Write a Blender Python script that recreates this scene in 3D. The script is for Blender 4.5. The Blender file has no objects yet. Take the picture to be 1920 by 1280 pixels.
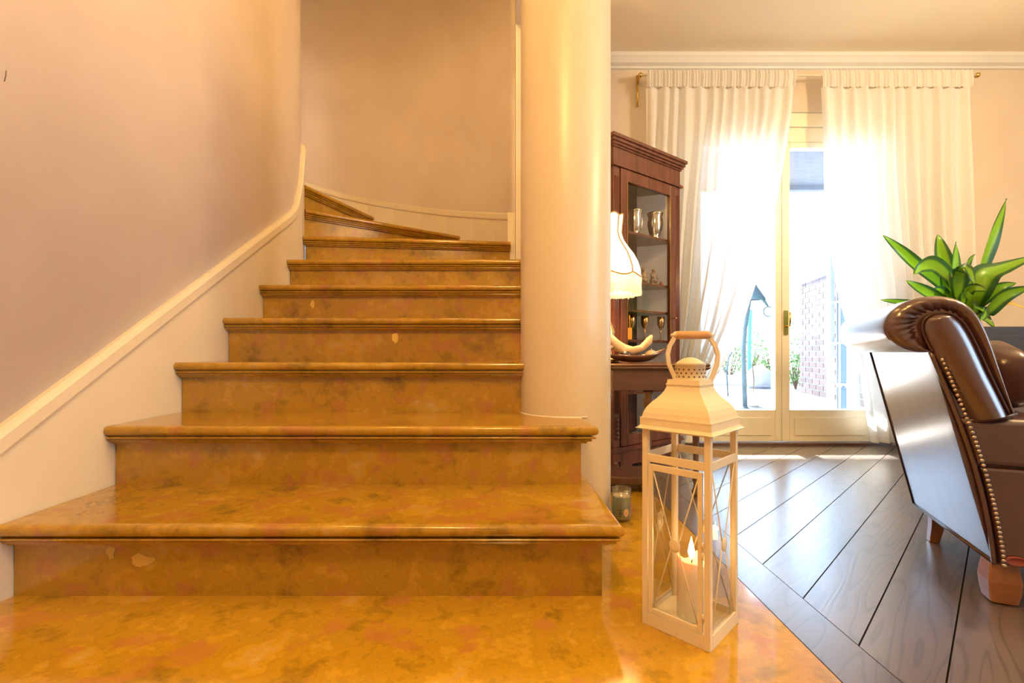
import bpy, bmesh, math, random
from mathutils import Vector, Matrix
random.seed(7)
S = bpy.context.scene
C = S.collection
PI = math.pi

# ------------------------------------------------------------------ camera
F, CX, HY, H = 880.0, 960.0, 660.0, 0.61          # focal px, centre x, horizon y, eye height
cam_d = bpy.data.cameras.new('camera'); cam = bpy.data.objects.new('camera', cam_d); C.objects.link(cam)
cam.location = (0, 0, H); cam.rotation_euler = (PI/2, 0, 0)
cam_d.sensor_width = 36; cam_d.lens = 36*F/1920; cam_d.shift_y = (HY-640)/1920; cam_d.clip_start = 0.02
S.camera = cam
# ------------------------------------------------------------------ world, sun, lamps, exposure
w = bpy.data.worlds.new('world'); S.world = w; w.use_nodes = True
bg = w.node_tree.nodes['Background']; bg.inputs[0].default_value = (0.50, 0.72, 1.0, 1); bg.inputs[1].default_value = 8.2
def light(name, kind, loc, energy, color, size=0.2, rot=None, spread=None):
    d = bpy.data.lights.new(name, kind); d.energy = energy; d.color = color
    if kind == 'AREA':
        d.shape = 'DISK'; d.size = size
        if spread: d.spread = spread
    elif kind == 'SUN': d.angle = math.radians(0.6)
    else: d.shadow_soft_size = size
    o = bpy.data.objects.new(name, d); C.objects.link(o); o.location = loc
    if rot: o.rotation_euler = rot
    return o
sun = light('sun', 'SUN', (2, 12, 9), 42.0, (1, 0.95, 0.86))
sun.rotation_euler = Vector((-0.12, -1.0, -0.72)).to_track_quat('-Z', 'Y').to_euler()
WARM = (1.0, 0.60, 0.20)
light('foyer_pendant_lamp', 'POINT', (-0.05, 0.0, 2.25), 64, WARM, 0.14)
light('stairwell_lamp', 'POINT', (-0.3, 1.75, 2.95), 28, (1.0, 0.57, 0.18), 0.12)
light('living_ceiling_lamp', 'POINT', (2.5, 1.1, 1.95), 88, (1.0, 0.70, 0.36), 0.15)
por = light('door_portal', 'AREA', (1.8, 3.3, 1.15), 1, (1, 1, 1), 1)
por.data.shape = 'RECTANGLE'; por.data.size = 1.5; por.data.size_y = 2.3; por.data.cycles.is_portal = True
por.rotation_euler = (-PI/2, 0, 0)
po2 = light('added_window_portal', 'AREA', (4.66, -.35, 1.45), 1, (1, 1, 1), 1)  # portal for the added, unseen side window
po2.data.shape = 'RECTANGLE'; po2.data.size = 1.8; po2.data.size_y = 1.5; po2.data.cycles.is_portal = True
po2.rotation_euler = (PI/2, 0, PI/2)
S.view_settings.view_transform = 'Standard'; S.view_settings.look = 'None'
S.view_settings.gamma = 1; S.view_settings.use_curve_mapping = False
S.view_settings.exposure = 0.35

# ------------------------------------------------------------------ positions from pixels
def at(px, py, D): return Vector(((px-CX)*D/F, D, H-(py-HY)*D/F))
def fl(px, py, z=0.0):
    D = (H-z)*F/(py-HY); return Vector(((px-CX)*D/F, D, z))
def xat(px, D): return (px-CX)*D/F
def zat(py, D): return H-(py-HY)*D/F

# ------------------------------------------------------------------ materials
def nt(name):
    m = bpy.data.materials.new(name); m.use_nodes = True
    return m, m.node_tree, m.node_tree.nodes, m.node_tree.links, m.node_tree.nodes['Principled BSDF']
def mat(name, c1, c2=None, scale=8, rough=.5, metal=0, bump=0.0, bscale=60, coat=0, stretch=None, detail=4,
        emit=None, estr=0, spec=.5, sss=0, trans=0, per_obj=0.0, coat_rough=.08):
    m, t, N, L, P = nt(name)
    c2 = c2 or tuple(c*.86 for c in c1)
    tc = N.new('ShaderNodeTexCoord'); mp = N.new('ShaderNodeMapping'); L.new(tc.outputs['Object'], mp.inputs[0])
    if stretch: mp.inputs['Scale'].default_value = stretch
    no = N.new('ShaderNodeTexNoise'); no.inputs['Scale'].default_value = scale; no.inputs['Detail'].default_value = detail
    L.new(mp.outputs[0], no.inputs['Vector'])
    cr = N.new('ShaderNodeValToRGB'); cr.color_ramp.elements[0].position = .33; cr.color_ramp.elements[1].position = .68
    cr.color_ramp.elements[0].color = (*c1, 1); cr.color_ramp.elements[1].color = (*c2, 1)
    L.new(no.outputs['Fac'], cr.inputs[0])
    col = cr.outputs[0]
    if per_obj:
        oi = N.new('ShaderNodeObjectInfo'); hs = N.new('ShaderNodeHueSaturation'); mr = N.new('ShaderNodeMapRange')
        mr.inputs[3].default_value = 1-per_obj; mr.inputs[4].default_value = 1+per_obj
        L.new(oi.outputs['Random'], mr.inputs[0]); L.new(mr.outputs[0], hs.inputs['Value']); L.new(col, hs.inputs['Color']); col = hs.outputs[0]
    L.new(col, P.inputs['Base Color'])
    P.inputs['Roughness'].default_value = rough; P.inputs['Metallic'].default_value = metal
    P.inputs['Coat Weight'].default_value = coat; P.inputs['Coat Roughness'].default_value = coat_rough
    P.inputs['Specular IOR Level'].default_value = spec
    if sss: P.inputs['Subsurface Weight'].default_value = sss; P.inputs['Subsurface Scale'].default_value = .02
    if trans: P.inputs['Transmission Weight'].default_value = trans
    if emit: P.inputs['Emission Color'].default_value = (*emit, 1); P.inputs['Emission Strength'].default_value = estr
    if bump:
        n2 = N.new('ShaderNodeTexNoise'); n2.inputs['Scale'].default_value = bscale; n2.inputs['Detail'].default_value = 5
        L.new(mp.outputs[0], n2.inputs['Vector'])
        b = N.new('ShaderNodeBump'); b.inputs['Strength'].default_value = bump; b.inputs['Distance'].default_value = .01
        L.new(n2.outputs['Fac'], b.inputs['Height']); L.new(b.outputs[0], P.inputs['Normal'])
    return m
def marble(name, seed=0, k=1.0, rough=.16):
    m, t, N, L, P = nt(name)
    tc = N.new('ShaderNodeTexCoord'); mp = N.new('ShaderNodeMapping'); L.new(tc.outputs['Object'], mp.inputs[0])
    mp.inputs['Location'].default_value = (seed, seed*.7, seed*1.3)
    a = N.new('ShaderNodeTexNoise'); a.inputs['Scale'].default_value = 6.5; a.inputs['Detail'].default_value = 12; a.inputs['Roughness'].default_value = .66; a.inputs['Distortion'].default_value = .15
    cr = N.new('ShaderNodeValToRGB'); e = cr.color_ramp.elements
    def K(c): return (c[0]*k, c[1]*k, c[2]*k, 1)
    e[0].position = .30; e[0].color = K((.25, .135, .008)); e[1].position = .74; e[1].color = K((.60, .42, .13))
    for ps, cc in ((.40, (.36, .205, .010)), (.47, (.50, .275, .013)), (.52, (.44, .245, .013)), (.58, (.56, .315, .017)), (.64, (.53, .32, .05))):
        x = e.new(ps); x.color = K(cc)
    fn = N.new('ShaderNodeTexNoise'); fn.inputs['Scale'].default_value = 34; fn.inputs['Detail'].default_value = 8; fn.inputs['Roughness'].default_value = .7
    L.new(mp.outputs[0], fn.inputs['Vector'])
    L.new(mp.outputs[0], a.inputs['Vector'])
    fm_ = N.new('ShaderNodeMath'); fm_.operation = 'MULTIPLY_ADD'; fm_.inputs[1].default_value = .30; L.new(fn.outputs['Fac'], fm_.inputs[0])
    sb_ = N.new('ShaderNodeMath'); sb_.operation = 'SUBTRACT'; sb_.inputs[1].default_value = .15; L.new(a.outputs['Fac'], sb_.inputs[0]); L.new(sb_.outputs[0], fm_.inputs[2])
    L.new(fm_.outputs[0], cr.inputs[0])
    # reddish islands
    r = N.new('ShaderNodeTexNoise'); r.inputs['Scale'].default_value = 11; r.inputs['Detail'].default_value = 5; r.inputs['Distortion'].default_value = .3
    mp2 = N.new('ShaderNodeMapping'); mp2.inputs['Location'].default_value = (3.1+seed, 1.7, .4); L.new(tc.outputs['Object'], mp2.inputs[0]); L.new(mp2.outputs[0], r.inputs['Vector'])
    rr = N.new('ShaderNodeValToRGB'); rr.color_ramp.elements[0].position = .55; rr.color_ramp.elements[1].position = .64
    rr.color_ramp.elements[1].color = (.75, .75, .75, 1)
    L.new(r.outputs['Fac'], rr.inputs[0])
    mx = N.new('ShaderNodeMixRGB'); mx.inputs[2].default_value = K((.47, .19, .04)); L.new(rr.outputs[0], mx.inputs[0]); L.new(cr.outputs[0], mx.inputs[1])
    # fine brown veins
    v = N.new('ShaderNodeTexVoronoi'); v.feature = 'DISTANCE_TO_EDGE'; v.inputs['Scale'].default_value = 9
    nd = N.new('ShaderNodeTexNoise'); nd.inputs['Scale'].default_value = 6; nd.inputs['Detail'].default_value = 6
    L.new(mp.outputs[0], nd.inputs['Vector'])
    ad = N.new('ShaderNodeMixRGB'); ad.blend_type = 'ADD'; ad.inputs[0].default_value = .35
    L.new(mp.outputs[0], ad.inputs[1]); L.new(nd.outputs['Color'], ad.inputs[2]); L.new(ad.outputs[0], v.inputs['Vector'])
    vr = N.new('ShaderNodeValToRGB'); vr.color_ramp.elements[0].color = (.22, .22, .22, 1); vr.color_ramp.elements[1].color = (0, 0, 0, 1)
    vr.color_ramp.elements[0].position = 0; vr.color_ramp.elements[1].position = .022
    L.new(v.outputs['Distance'], vr.inputs[0])
    m2 = N.new('ShaderNodeMixRGB'); m2.inputs[2].default_value = K((.26, .12, .03)); L.new(vr.outputs[0], m2.inputs[0]); L.new(mx.outputs[0], m2.inputs[1])
    L.new(m2.outputs[0], P.inputs['Base Color'])
    P.inputs['Roughness'].default_value = rough; P.inputs['Specular IOR Level'].default_value = .6
    P.inputs['Coat Weight'].default_value = .35; P.inputs['Coat Roughness'].default_value = .06
    return m
def oak_floor():
    m, t, N, L, P = nt('oak_plank')
    tc = N.new('ShaderNodeTexCoord'); oi = N.new('ShaderNodeObjectInfo')
    mp = N.new('ShaderNodeMapping'); mp.inputs['Rotation'].default_value = (0, 0, -math.radians(43.8))
    L.new(tc.outputs['Object'], mp.inputs[0])
    sc = N.new('ShaderNodeVectorMath'); sc.operation = 'SCALE'; L.new(oi.outputs['Random'], sc.inputs['Scale']); sc.inputs[0].default_value = (37, 0, 11)
    ad = N.new('ShaderNodeVectorMath'); ad.operation = 'ADD'; L.new(mp.outputs[0], ad.inputs[0]); L.new(sc.outputs[0], ad.inputs[1])
    ml = N.new('ShaderNodeVectorMath'); ml.operation = 'MULTIPLY'; ml.inputs[1].default_value = (.9, 7.5, 1); L.new(ad.outputs[0], ml.inputs[0])
    no = N.new('ShaderNodeTexNoise'); no.inputs['Scale'].default_value = 1.3; no.inputs['Detail'].default_value = 2; L.new(ml.outputs[0], no.inputs['Vector'])
    mu = N.new('ShaderNodeMath'); mu.operation = 'MULTIPLY'; mu.inputs[1].default_value = 75; L.new(no.outputs['Fac'], mu.inputs[0])
    si = N.new('ShaderNodeMath'); si.operation = 'SINE'; L.new(mu.outputs[0], si.inputs[0])
    cr = N.new('ShaderNodeValToRGB'); e = cr.color_ramp.elements
    e[0].position = .0; e[0].color = (.075, .056, .048, 1); e[1].position = .22; e[1].color = (.115, .088, .078, 1)
    mr0 = N.new('ShaderNodeMapRange'); mr0.inputs[1].default_value = -1; L.new(si.outputs[0], mr0.inputs[0]); L.new(mr0.outputs[0], cr.inputs[0])
    hs = N.new('ShaderNodeHueSaturation'); mr = N.new('ShaderNodeMapRange'); mr.inputs[3].default_value = .8; mr.inputs[4].default_value = 1.25
    L.new(oi.outputs['Random'], mr.inputs[0]); L.new(mr.outputs[0], hs.inputs['Value']); L.new(cr.outputs[0], hs.inputs['Color'])
    L.new(hs.outputs[0], P.inputs['Base Color'])
    fg = N.new('ShaderNodeTexNoise'); fg.inputs['Scale'].default_value = 30; ml2 = N.new('ShaderNodeVectorMath'); ml2.operation = 'MULTIPLY'; ml2.inputs[1].default_value = (.5, 8, 1)
    L.new(ad.outputs[0], ml2.inputs[0]); L.new(ml2.outputs[0], fg.inputs['Vector'])
    sm = N.new('ShaderNodeMath'); sm.operation = 'ADD'; L.new(mr0.outputs[0], sm.inputs[0]); L.new(fg.outputs['Fac'], sm.inputs[1])
    b = N.new('ShaderNodeBump'); b.inputs['Strength'].default_value = .10; b.inputs['Distance'].default_value = .0012
    L.new(sm.outputs[0], b.inputs['Height']); L.new(b.outputs[0], P.inputs['Normal'])
    P.inputs['Roughness'].default_value = .32; P.inputs['Specular IOR Level'].default_value = 1.0
    P.inputs['Coat Weight'].default_value = 1.0; P.inputs['Coat Roughness'].default_value = .25
    return m
def glass_thin(name, tint=(1, 1, 1), refl=.08, rough=.02, mult=.35):
    m, t, N, L, P = nt(name); out = N['Material Output']
    tr = N.new('ShaderNodeBsdfTransparent'); gl = N.new('ShaderNodeBsdfGlossy'); gl.inputs['Roughness'].default_value = rough
    no = N.new('ShaderNodeTexNoise'); no.inputs['Scale'].default_value = 3
    cr = N.new('ShaderNodeValToRGB'); cr.color_ramp.elements[0].color = (*tint, 1); cr.color_ramp.elements[1].color = (*[c*.985 for c in tint], 1)
    L.new(no.outputs['Fac'], cr.inputs[0]); L.new(cr.outputs[0], tr.inputs[0])
    fr = N.new('ShaderNodeLayerWeight'); fr.inputs[0].default_value = .25
    mm = N.new('ShaderNodeMath'); mm.operation = 'MULTIPLY_ADD'; mm.inputs[1].default_value = mult; mm.inputs[2].default_value = refl*.5
    L.new(fr.outputs['Fresnel'], mm.inputs[0])
    mx = N.new('ShaderNodeMixShader'); L.new(mm.outputs[0], mx.inputs[0]); L.new(tr.outputs[0], mx.inputs[1]); L.new(gl.outputs[0], mx.inputs[2])
    L.new(mx.outputs[0], out.inputs[0]); return m
def sheer():
    m, t, N, L, P = nt('sheer_voile'); out = N['Material Output']
    tr = N.new('ShaderNodeBsdfTransparent'); df = N.new('ShaderNodeBsdfDiffuse'); tl = N.new('ShaderNodeBsdfTranslucent')
    tc = N.new('ShaderNodeTexCoord'); no = N.new('ShaderNodeTexNoise'); no.inputs['Scale'].default_value = 120
    L.new(tc.outputs['Object'], no.inputs['Vector'])
    cr = N.new('ShaderNodeValToRGB'); cr.color_ramp.elements[0].color = (.82, .82, .80, 1); cr.color_ramp.elements[1].color = (.94, .94, .92, 1)
    L.new(no.outputs['Fac'], cr.inputs[0]); L.new(cr.outputs[0], df.inputs[0]); L.new(cr.outputs[0], tl.inputs[0])
    a = N.new('ShaderNodeMixShader'); a.inputs[0].default_value = .30; L.new(df.outputs[0], a.inputs[1]); L.new(tl.outputs[0], a.inputs[2])
    lw = N.new('ShaderNodeLayerWeight'); lw.inputs[0].default_value = .35
    mr = N.new('ShaderNodeMapRange'); mr.inputs[3].default_value = .90; mr.inputs[4].default_value = .99; L.new(lw.outputs['Facing'], mr.inputs[0])
    b = N.new('ShaderNodeMixShader'); L.new(mr.outputs[0], b.inputs[0]); L.new(tr.outputs[0], b.inputs[1]); L.new(a.outputs[0], b.inputs[2])
    L.new(b.outputs[0], out.inputs[0]); return m
M = {}
M['stairwall'] = mat('lilac_grey_stucco', (.77, .70, .66), (.69, .62, .58), 2.6, .42, bump=.04, bscale=9, detail=6, spec=.4)
M['livwall'] = mat('sand_stucco', (.66, .57, .46), (.61, .52, .41), 2.2, .55, bump=.04, bscale=9)
M['ceiling'] = mat('cream_ceiling_paint', (.88, .79, .62), (.85, .76, .59), 1.5, .7)
M['white'] = mat('white_trim_paint', (.80, .745, .61), (.76, .705, .57), 5, .38)
M['cream'] = mat('cream_column_plaster', (.71, .62, .47), (.67, .585, .44), 3, .34, bump=.02, bscale=6)
M['cornice'] = mat('cornice_paint', (.72, .72, .68), (.69, .69, .66), 4, .5)
M['doorwhite'] = mat('door_lacquer', (.86, .80, .60), (.82, .76, .56), 4, .3)
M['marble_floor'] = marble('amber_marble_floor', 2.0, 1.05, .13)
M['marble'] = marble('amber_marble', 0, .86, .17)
M['spot'] = mat('pale_marble_inclusion', (.66, .42, .08), (.60, .38, .07), 30, .2)
M['oak'] = oak_floor()
M['subfloor'] = mat('dark_groove', (.03, .02, .015), (.02, .014, .01), 10, .9)
M['mahogany'] = mat('mahogany', (.165, .055, .03), (.10, .032, .018), 5, .26, stretch=(6, 6, .6), coat=.3, bump=.03, bscale=20)
M['walnut'] = mat('walnut_table', (.13, .062, .035), (.085, .04, .024), 5, .28, stretch=(.8, 5, 5), coat=.3)
M['glass'] = glass_thin('window_glass')
M['cabglass'] = glass_thin('cabinet_glass', (.97, .97, .96), .01, mult=.12)
M['langlass'] = glass_thin('lantern_glass', (.99, .99, .98), .05)
M['sheer'] = sheer()
M['brass'] = mat('brass', (.75, .52, .16), (.65, .42, .12), 20, .22, 1)
M['silver'] = mat('silver', (.80, .76, .68), (.70, .66, .58), 20, .15, 1)
M['copper'] = mat('copper_gilt', (.70, .42, .20), (.60, .34, .14), 20, .2, 1)
M['lantern'] = mat('lantern_white_enamel', (.80, .69, .48), (.76, .65, .44), 9, .36, spec=.4)
M['grip'] = mat('pale_turned_wood', (.62, .36, .16), (.54, .30, .12), 8, .45, stretch=(1, 8, 8))
M['hole'] = mat('dark_hole', (.10, .07, .04), (.07, .05, .03), 9, .9)
M['wax'] = mat('candle_wax', (.86, .78, .62), (.82, .73, .56), 6, .5, sss=.35)
M['flame'] = mat('flame', (1, .7, .3), (1, .8, .4), 5, .5, emit=(1, .62, .22), estr=22)
M['wick'] = mat('wick', (.03, .02, .02), None, 5, .9)
M['leather'] = mat('burgundy_brown_leather', (.078, .027, .024), (.054, .019, .018), 4, .30, bump=.10, bscale=14, coat=1.0, spec=.9, coat_rough=.2)
M['leather_dark'] = mat('dark_pillow_leather', (.07, .024, .02), (.045, .016, .014), 5, .28, bump=.08, bscale=70, coat=.2)
M['piping'] = mat('leather_piping', (.05, .017, .013), None, 9, .35)
M['nail'] = mat('antique_nailhead', (.62, .50, .40), (.5, .38, .3), 30, .28, 1)
M['legwood'] = mat('chestnut_leg', (.30, .12, .045), (.22, .085, .03), 6, .3, stretch=(4, 4, 1), coat=.2)
M['rosette'] = mat('red_leather_rosette', (.30, .07, .05), (.24, .05, .04), 9, .35)
M['shade'] = None
M['fringe'] = None
M['braid'] = mat('gold_braid', (.55, .33, .10), (.45, .26, .07), 60, .6)
M['leafmat'] = None
M['soil'] = mat('potting_soil', (.06, .04, .025), (.03, .02, .015), 30, .95, bump=.5, bscale=60)
M['planter'] = mat('black_planter', (.030, .028, .027), (.022, .020, .020), 14, .5, stretch=(1, 1, 7), bump=.1, bscale=12)
M['bowl'] = mat('dark_carved_wood', (.13, .05, .025), (.07, .028, .015), 8, .22, stretch=(1, 4, 4), coat=.4)
M['drift'] = mat('driftwood', (.66, .48, .28), (.52, .36, .20), 9, .6, stretch=(1, 5, 5), bump=.2, bscale=30)
M['egg'] = mat('cream_ball', (.80, .66, .46), (.74, .58, .38), 9, .25)
M['black'] = mat('black_fruit', (.02, .018, .02), (.04, .035, .04), 20, .2)
M['jar'] = glass_thin('jar_glass', (.90, .96, .97), .16)
M['jarprint'] = mat('jar_print', (.42, .50, .46), (.36, .44, .42), 16, .5)
M['jarwax'] = mat('jar_wax', (.70, .50, .36), (.62, .44, .30), 9, .5)
M['jarpink'] = mat('jar_pink_motif', (.80, .52, .38), None, 9, .5)
M['orange'] = mat('orange_tag', (.85, .30, .02), (.75, .26, .02), 9, .4)
M['figa'] = mat('figurine_ochre', (.50, .32, .15), (.20, .13, .10), 55, .4)
M['figb'] = mat('figurine_slate', (.14, .12, .16), (.40, .28, .20), 60, .4)
M['redfig'] = mat('red_trinket', (.32, .08, .06), (.24, .05, .05), 40, .4)
M['terrace'] = mat('pale_terrace_stone', (.23, .23, .245), (.20, .20, .21), 3, .7)
M['kerb'] = mat('white_render', (.78, .78, .76), (.72, .72, .71), 4, .8)
M['brick'] = mat('grey_pink_brick', (.13, .085, .078), (.095, .066, .064), 12, .85, per_obj=.22, bump=.15)
M['mortar'] = mat('pale_mortar', (.42, .40, .39), (.37, .35, .34), 12, .9)
M['steel'] = mat('pale_steel', (.62, .70, .76), (.56, .64, .70), 9, .4)
M['bluepanel'] = mat('blue_grey_shutter', (.07, .15, .22), (.06, .125, .19), 6, .35)
M['irongreen'] = mat('green_grey_iron', (.07, .13, .17), (.05, .10, .13), 9, .4)
M['teal'] = mat('teal_painted_iron', (.06, .26, .30), (.05, .22, .26), 9, .4)
M['porch'] = mat('blue_grey_porch_boards', (.10, .125, .16), (.08, .10, .13), 3, .6, stretch=(1, 6, 1))
M['bush'] = mat('garden_leaf', (.17, .30, .08), (.10, .20, .05), 7, .5, per_obj=.2)
M['bark'] = mat('bark', (.16, .10, .06), (.1, .06, .04), 12, .9)
M['stone'] = mat('blue_grey_boulder', (.32, .34, .38), (.26, .28, .32), 5, .8, bump=.3, bscale=10)
M['pot'] = mat('white_pot', (.80, .79, .76), (.75, .74, .71), 6, .6)
M['scratch'] = mat('pencil_scratch', (.16, .13, .11), None, 9, .7)
def shade_mats():
    for key, c, s in (('shade', (1, .82, .56), 1.7), ('fringe', (1, .70, .38), .75)):
        m, t, N, L, P = nt('lamp_'+key+'_silk')
        tc = N.new('ShaderNodeTexCoord'); mp = N.new('ShaderNodeMapping'); L.new(tc.outputs['Object'], mp.inputs[0])
        mp.inputs['Scale'].default_value = (60, 60, 2)
        no = N.new('ShaderNodeTexNoise'); no.inputs['Scale'].default_value = 4; L.new(mp.outputs[0], no.inputs['Vector'])
        cr = N.new('ShaderNodeValToRGB'); cr.color_ramp.elements[0].color = (c[0]*.85, c[1]*.8, c[2]*.75, 1); cr.color_ramp.elements[1].color = (*c, 1)
        L.new(no.outputs['Fac'], cr.inputs[0]); L.new(cr.outputs[0], P.inputs['Emission Color']); P.inputs['Emission Strength'].default_value = s
        P.inputs['Base Color'].default_value = (.8, .68, .5, 1); P.inputs['Roughness'].default_value = .7
        M[key] = m
shade_mats()
def leaf_mat():
    m, t, N, L, P = nt('variegated_leaf')
    uv = N.new('ShaderNodeUVMap'); uv.uv_map = 'uv'; sp = N.new('ShaderNodeSeparateXYZ'); L.new(uv.outputs[0], sp.inputs[0])
    no = N.new('ShaderNodeTexNoise'); no.inputs['Scale'].default_value = 5
    a = N.new('ShaderNodeMath'); a.operation = 'SUBTRACT'; a.inputs[1].default_value = .5; L.new(sp.outputs[0], a.inputs[0])
    b = N.new('ShaderNodeMath'); b.operation = 'ABSOLUTE'; L.new(a.outputs[0], b.inputs[0])
    cr = N.new('ShaderNodeValToRGB'); e = cr.color_ramp.elements
    e[0].position = .24; e[0].color = (.23, .46, .015, 1); e[1].position = .34; e[1].color = (.035, .12, .025, 1)
    L.new(b.outputs[0], cr.inputs[0])
    mx = N.new('ShaderNodeMixRGB'); mx.blend_type = 'MULTIPLY'; mx.inputs[0].default_value = .35; L.new(cr.outputs[0], mx.inputs[1]); L.new(no.outputs['Color'], mx.inputs[2])
    L.new(mx.outputs[0], P.inputs['Base Color']); P.inputs['Roughness'].default_value = .3
    tl = N.new('ShaderNodeBsdfTranslucent'); L.new(cr.outputs[0], tl.inputs[0])
    ms = N.new('ShaderNodeMixShader'); ms.inputs[0].default_value = .4; L.new(P.outputs[0], ms.inputs[1]); L.new(tl.outputs[0], ms.inputs[2])
    L.new(ms.outputs[0], N['Material Output'].inputs[0]); return m
M['leafmat'] = leaf_mat()
def frosted():
    m, t, N, L, P = nt('frosted_side_glass'); P.inputs['Roughness'].default_value = .3
    no = N.new('ShaderNodeTexNoise'); no.inputs['Scale'].default_value = 4
    cr = N.new('ShaderNodeValToRGB'); cr.color_ramp.elements[0].color = (.76, .84, 1.0, 1); cr.color_ramp.elements[1].color = (.70, .79, .98, 1)
    L.new(no.outputs['Fac'], cr.inputs[0]); L.new(cr.outputs[0], P.inputs['Base Color'])
    tl = N.new('ShaderNodeBsdfTranslucent'); L.new(cr.outputs[0], tl.inputs[0])
    ms = N.new('ShaderNodeMixShader'); ms.inputs[0].default_value = .35; L.new(P.outputs[0], ms.inputs[1]); L.new(tl.outputs[0], ms.inputs[2])
    L.new(ms.outputs[0], N['Material Output'].inputs[0]); return m
M['frosted'] = frosted()
M['yellowleaf'] = mat('withered_leaf', (.62, .46, .06), (.55, .36, .05), 9, .5)

# ------------------------------------------------------------------ mesh helpers
class B:
    def __init__(s): s.v = []; s.f = []; s.sm = []
    def add(s, vs, fs, smooth=False):
        o = len(s.v); s.v += [tuple(v) for v in vs]
        for f in fs: s.f.append(tuple(i+o for i in f)); s.sm.append(smooth)
        return s
    def box(s, x0, x1, y0, y1, z0, z1, mtx=None):
        vs = [Vector((x, y, z)) for z in (z0, z1) for y in (y0, y1) for x in (x0, x1)]
        if mtx: vs = [mtx @ v for v in vs]
        return s.add(vs, [(0, 2, 3, 1), (4, 5, 7, 6), (0, 1, 5, 4), (1, 3, 7, 5), (3, 2, 6, 7), (2, 0, 4, 6)])
    def prism(s, poly, z0, z1, smooth=False):
        n = len(poly); vs = [(p[0], p[1], z0) for p in poly]+[(p[0], p[1], z1) for p in poly]
        fs = [tuple(range(n-1, -1, -1)), tuple(range(n, 2*n))]
        s.add(vs, fs); o = len(s.v)-2*n
        for i in range(n):
            j = (i+1) % n; s.f.append((o+i, o+j, o+n+j, o+n+i)); s.sm.append(smooth)
        return s
    def lathe(s, prof, seg=24, c=(0, 0, 0), smooth=True, caps=True):
        vs = []; n = len(prof)
        for r, z in prof:
            for k in range(seg):
                a = 2*PI*k/seg; vs.append((c[0]+r*math.cos(a), c[1]+r*math.sin(a), c[2]+z))
        fs = [(i*seg+k, i*seg+(k+1) % seg, (i+1)*seg+(k+1) % seg, (i+1)*seg+k) for i in range(n-1) for k in range(seg)]
        s.add(vs, fs, smooth)
        if caps:
            o = len(s.v)-len(vs)
            s.f.append(tuple(o+k for k in range(seg-1, -1, -1))); s.sm.append(False)
            s.f.append(tuple(o+(n-1)*seg+k for k in range(seg))); s.sm.append(False)
        return s
    def tube(s, pts, rad, seg=10, smooth=True, flat=1.0):
        pts = [Vector(p) for p in pts]; n = len(pts)
        rs = rad if isinstance(rad, (list, tuple)) else [rad]*n
        t0 = (pts[1]-pts[0]).normalized(); up = Vector((0, 0, 1)) if abs(t0.z) < .9 else Vector((1, 0, 0))
        vs = []
        for i, p in enumerate(pts):
            t = (pts[min(i+1, n-1)]-pts[max(i-1, 0)]).normalized()
            a = t.cross(up)
            if a.length < 1e-5: a = t.cross(Vector((0, 1, 0)))
            a.normalize(); b = a.cross(t).normalized(); up = b if i else b
            for k in range(seg):
                th = 2*PI*k/seg; vs.append(p+a*math.cos(th)*rs[i]+b*math.sin(th)*rs[i]*flat)
        fs = [(i*seg+k, i*seg+(k+1) % seg, (i+1)*seg+(k+1) % seg, (i+1)*seg+k) for i in range(n-1) for k in range(seg)]
        s.add(vs, fs, smooth); o = len(s.v)-len(vs)
        s.f.append(tuple(o+k for k in range(seg-1, -1, -1))); s.sm.append(False)
        s.f.append(tuple(o+(n-1)*seg+k for k in range(seg))); s.sm.append(False)
        return s
    def ball(s, c, r, seg=14, rings=9, sc=(1, 1, 1)):
        prof = [(max(1e-4, r*math.sin(PI*i/rings)), -r*math.cos(PI*i/rings)) for i in range(rings+1)]
        vs = []
        for rr, z in prof:
            for k in range(seg):
                a = 2*PI*k/seg; vs.append((c[0]+rr*math.cos(a)*sc[0], c[1]+rr*math.sin(a)*sc[1], c[2]+z*sc[2]))
        fs = [(i*seg+k, i*seg+(k+1) % seg, (i+1)*seg+(k+1) % seg, (i+1)*seg+k) for i in range(rings) for k in range(seg)]
        return s.add(vs, fs, True)
    def sweep(s, path, prof, zs=0.0, smooth=False, caps=True):
        """profile (out, z) swept along a plan polyline; out is to the right of travel"""
        n = len(path); m = len(prof); zz = zs if isinstance(zs, (list, tuple)) else [zs]*n
        nr = miters(path); vs = []
        for i in range(n):
            for o, z in prof: vs.append((path[i][0]+nr[i][0]*o, path[i][1]+nr[i][1]*o, zz[i]+z))
        fs = [(i*m+k, i*m+(k+1) % m, (i+1)*m+(k+1) % m, (i+1)*m+k) for i in range(n-1) for k in range(m)]
        s.add(vs, fs, smooth); o = len(s.v)-len(vs)
        if caps:
            s.f.append(tuple(o+k for k in range(m-1, -1, -1))); s.sm.append(False)
            s.f.append(tuple(o+(n-1)*m+k for k in range(m))); s.sm.append(False)
        return s
def miters(path):
    out = []; n = len(path)
    for i in range(n):
        ns = []
        for a, b in ((i-1, i), (i, i+1)):
            if a >= 0 and b < n:
                dx, dy = path[b][0]-path[a][0], path[b][1]-path[a][1]; l = math.hypot(dx, dy) or 1; ns.append((dy/l, -dx/l))
        if len(ns) == 1: out.append(ns[0]); continue
        mx, my = ns[0][0]+ns[1][0], ns[0][1]+ns[1][1]; l = math.hypot(mx, my) or 1; mx /= l; my /= l
        k = 1/max(.3, mx*ns[0][0]+my*ns[0][1]); out.append((mx*k, my*k))
    return out
def offset(path, o): return [(p[0]+n[0]*o, p[1]+n[1]*o) for p, n in zip(path, miters(path))]
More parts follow.
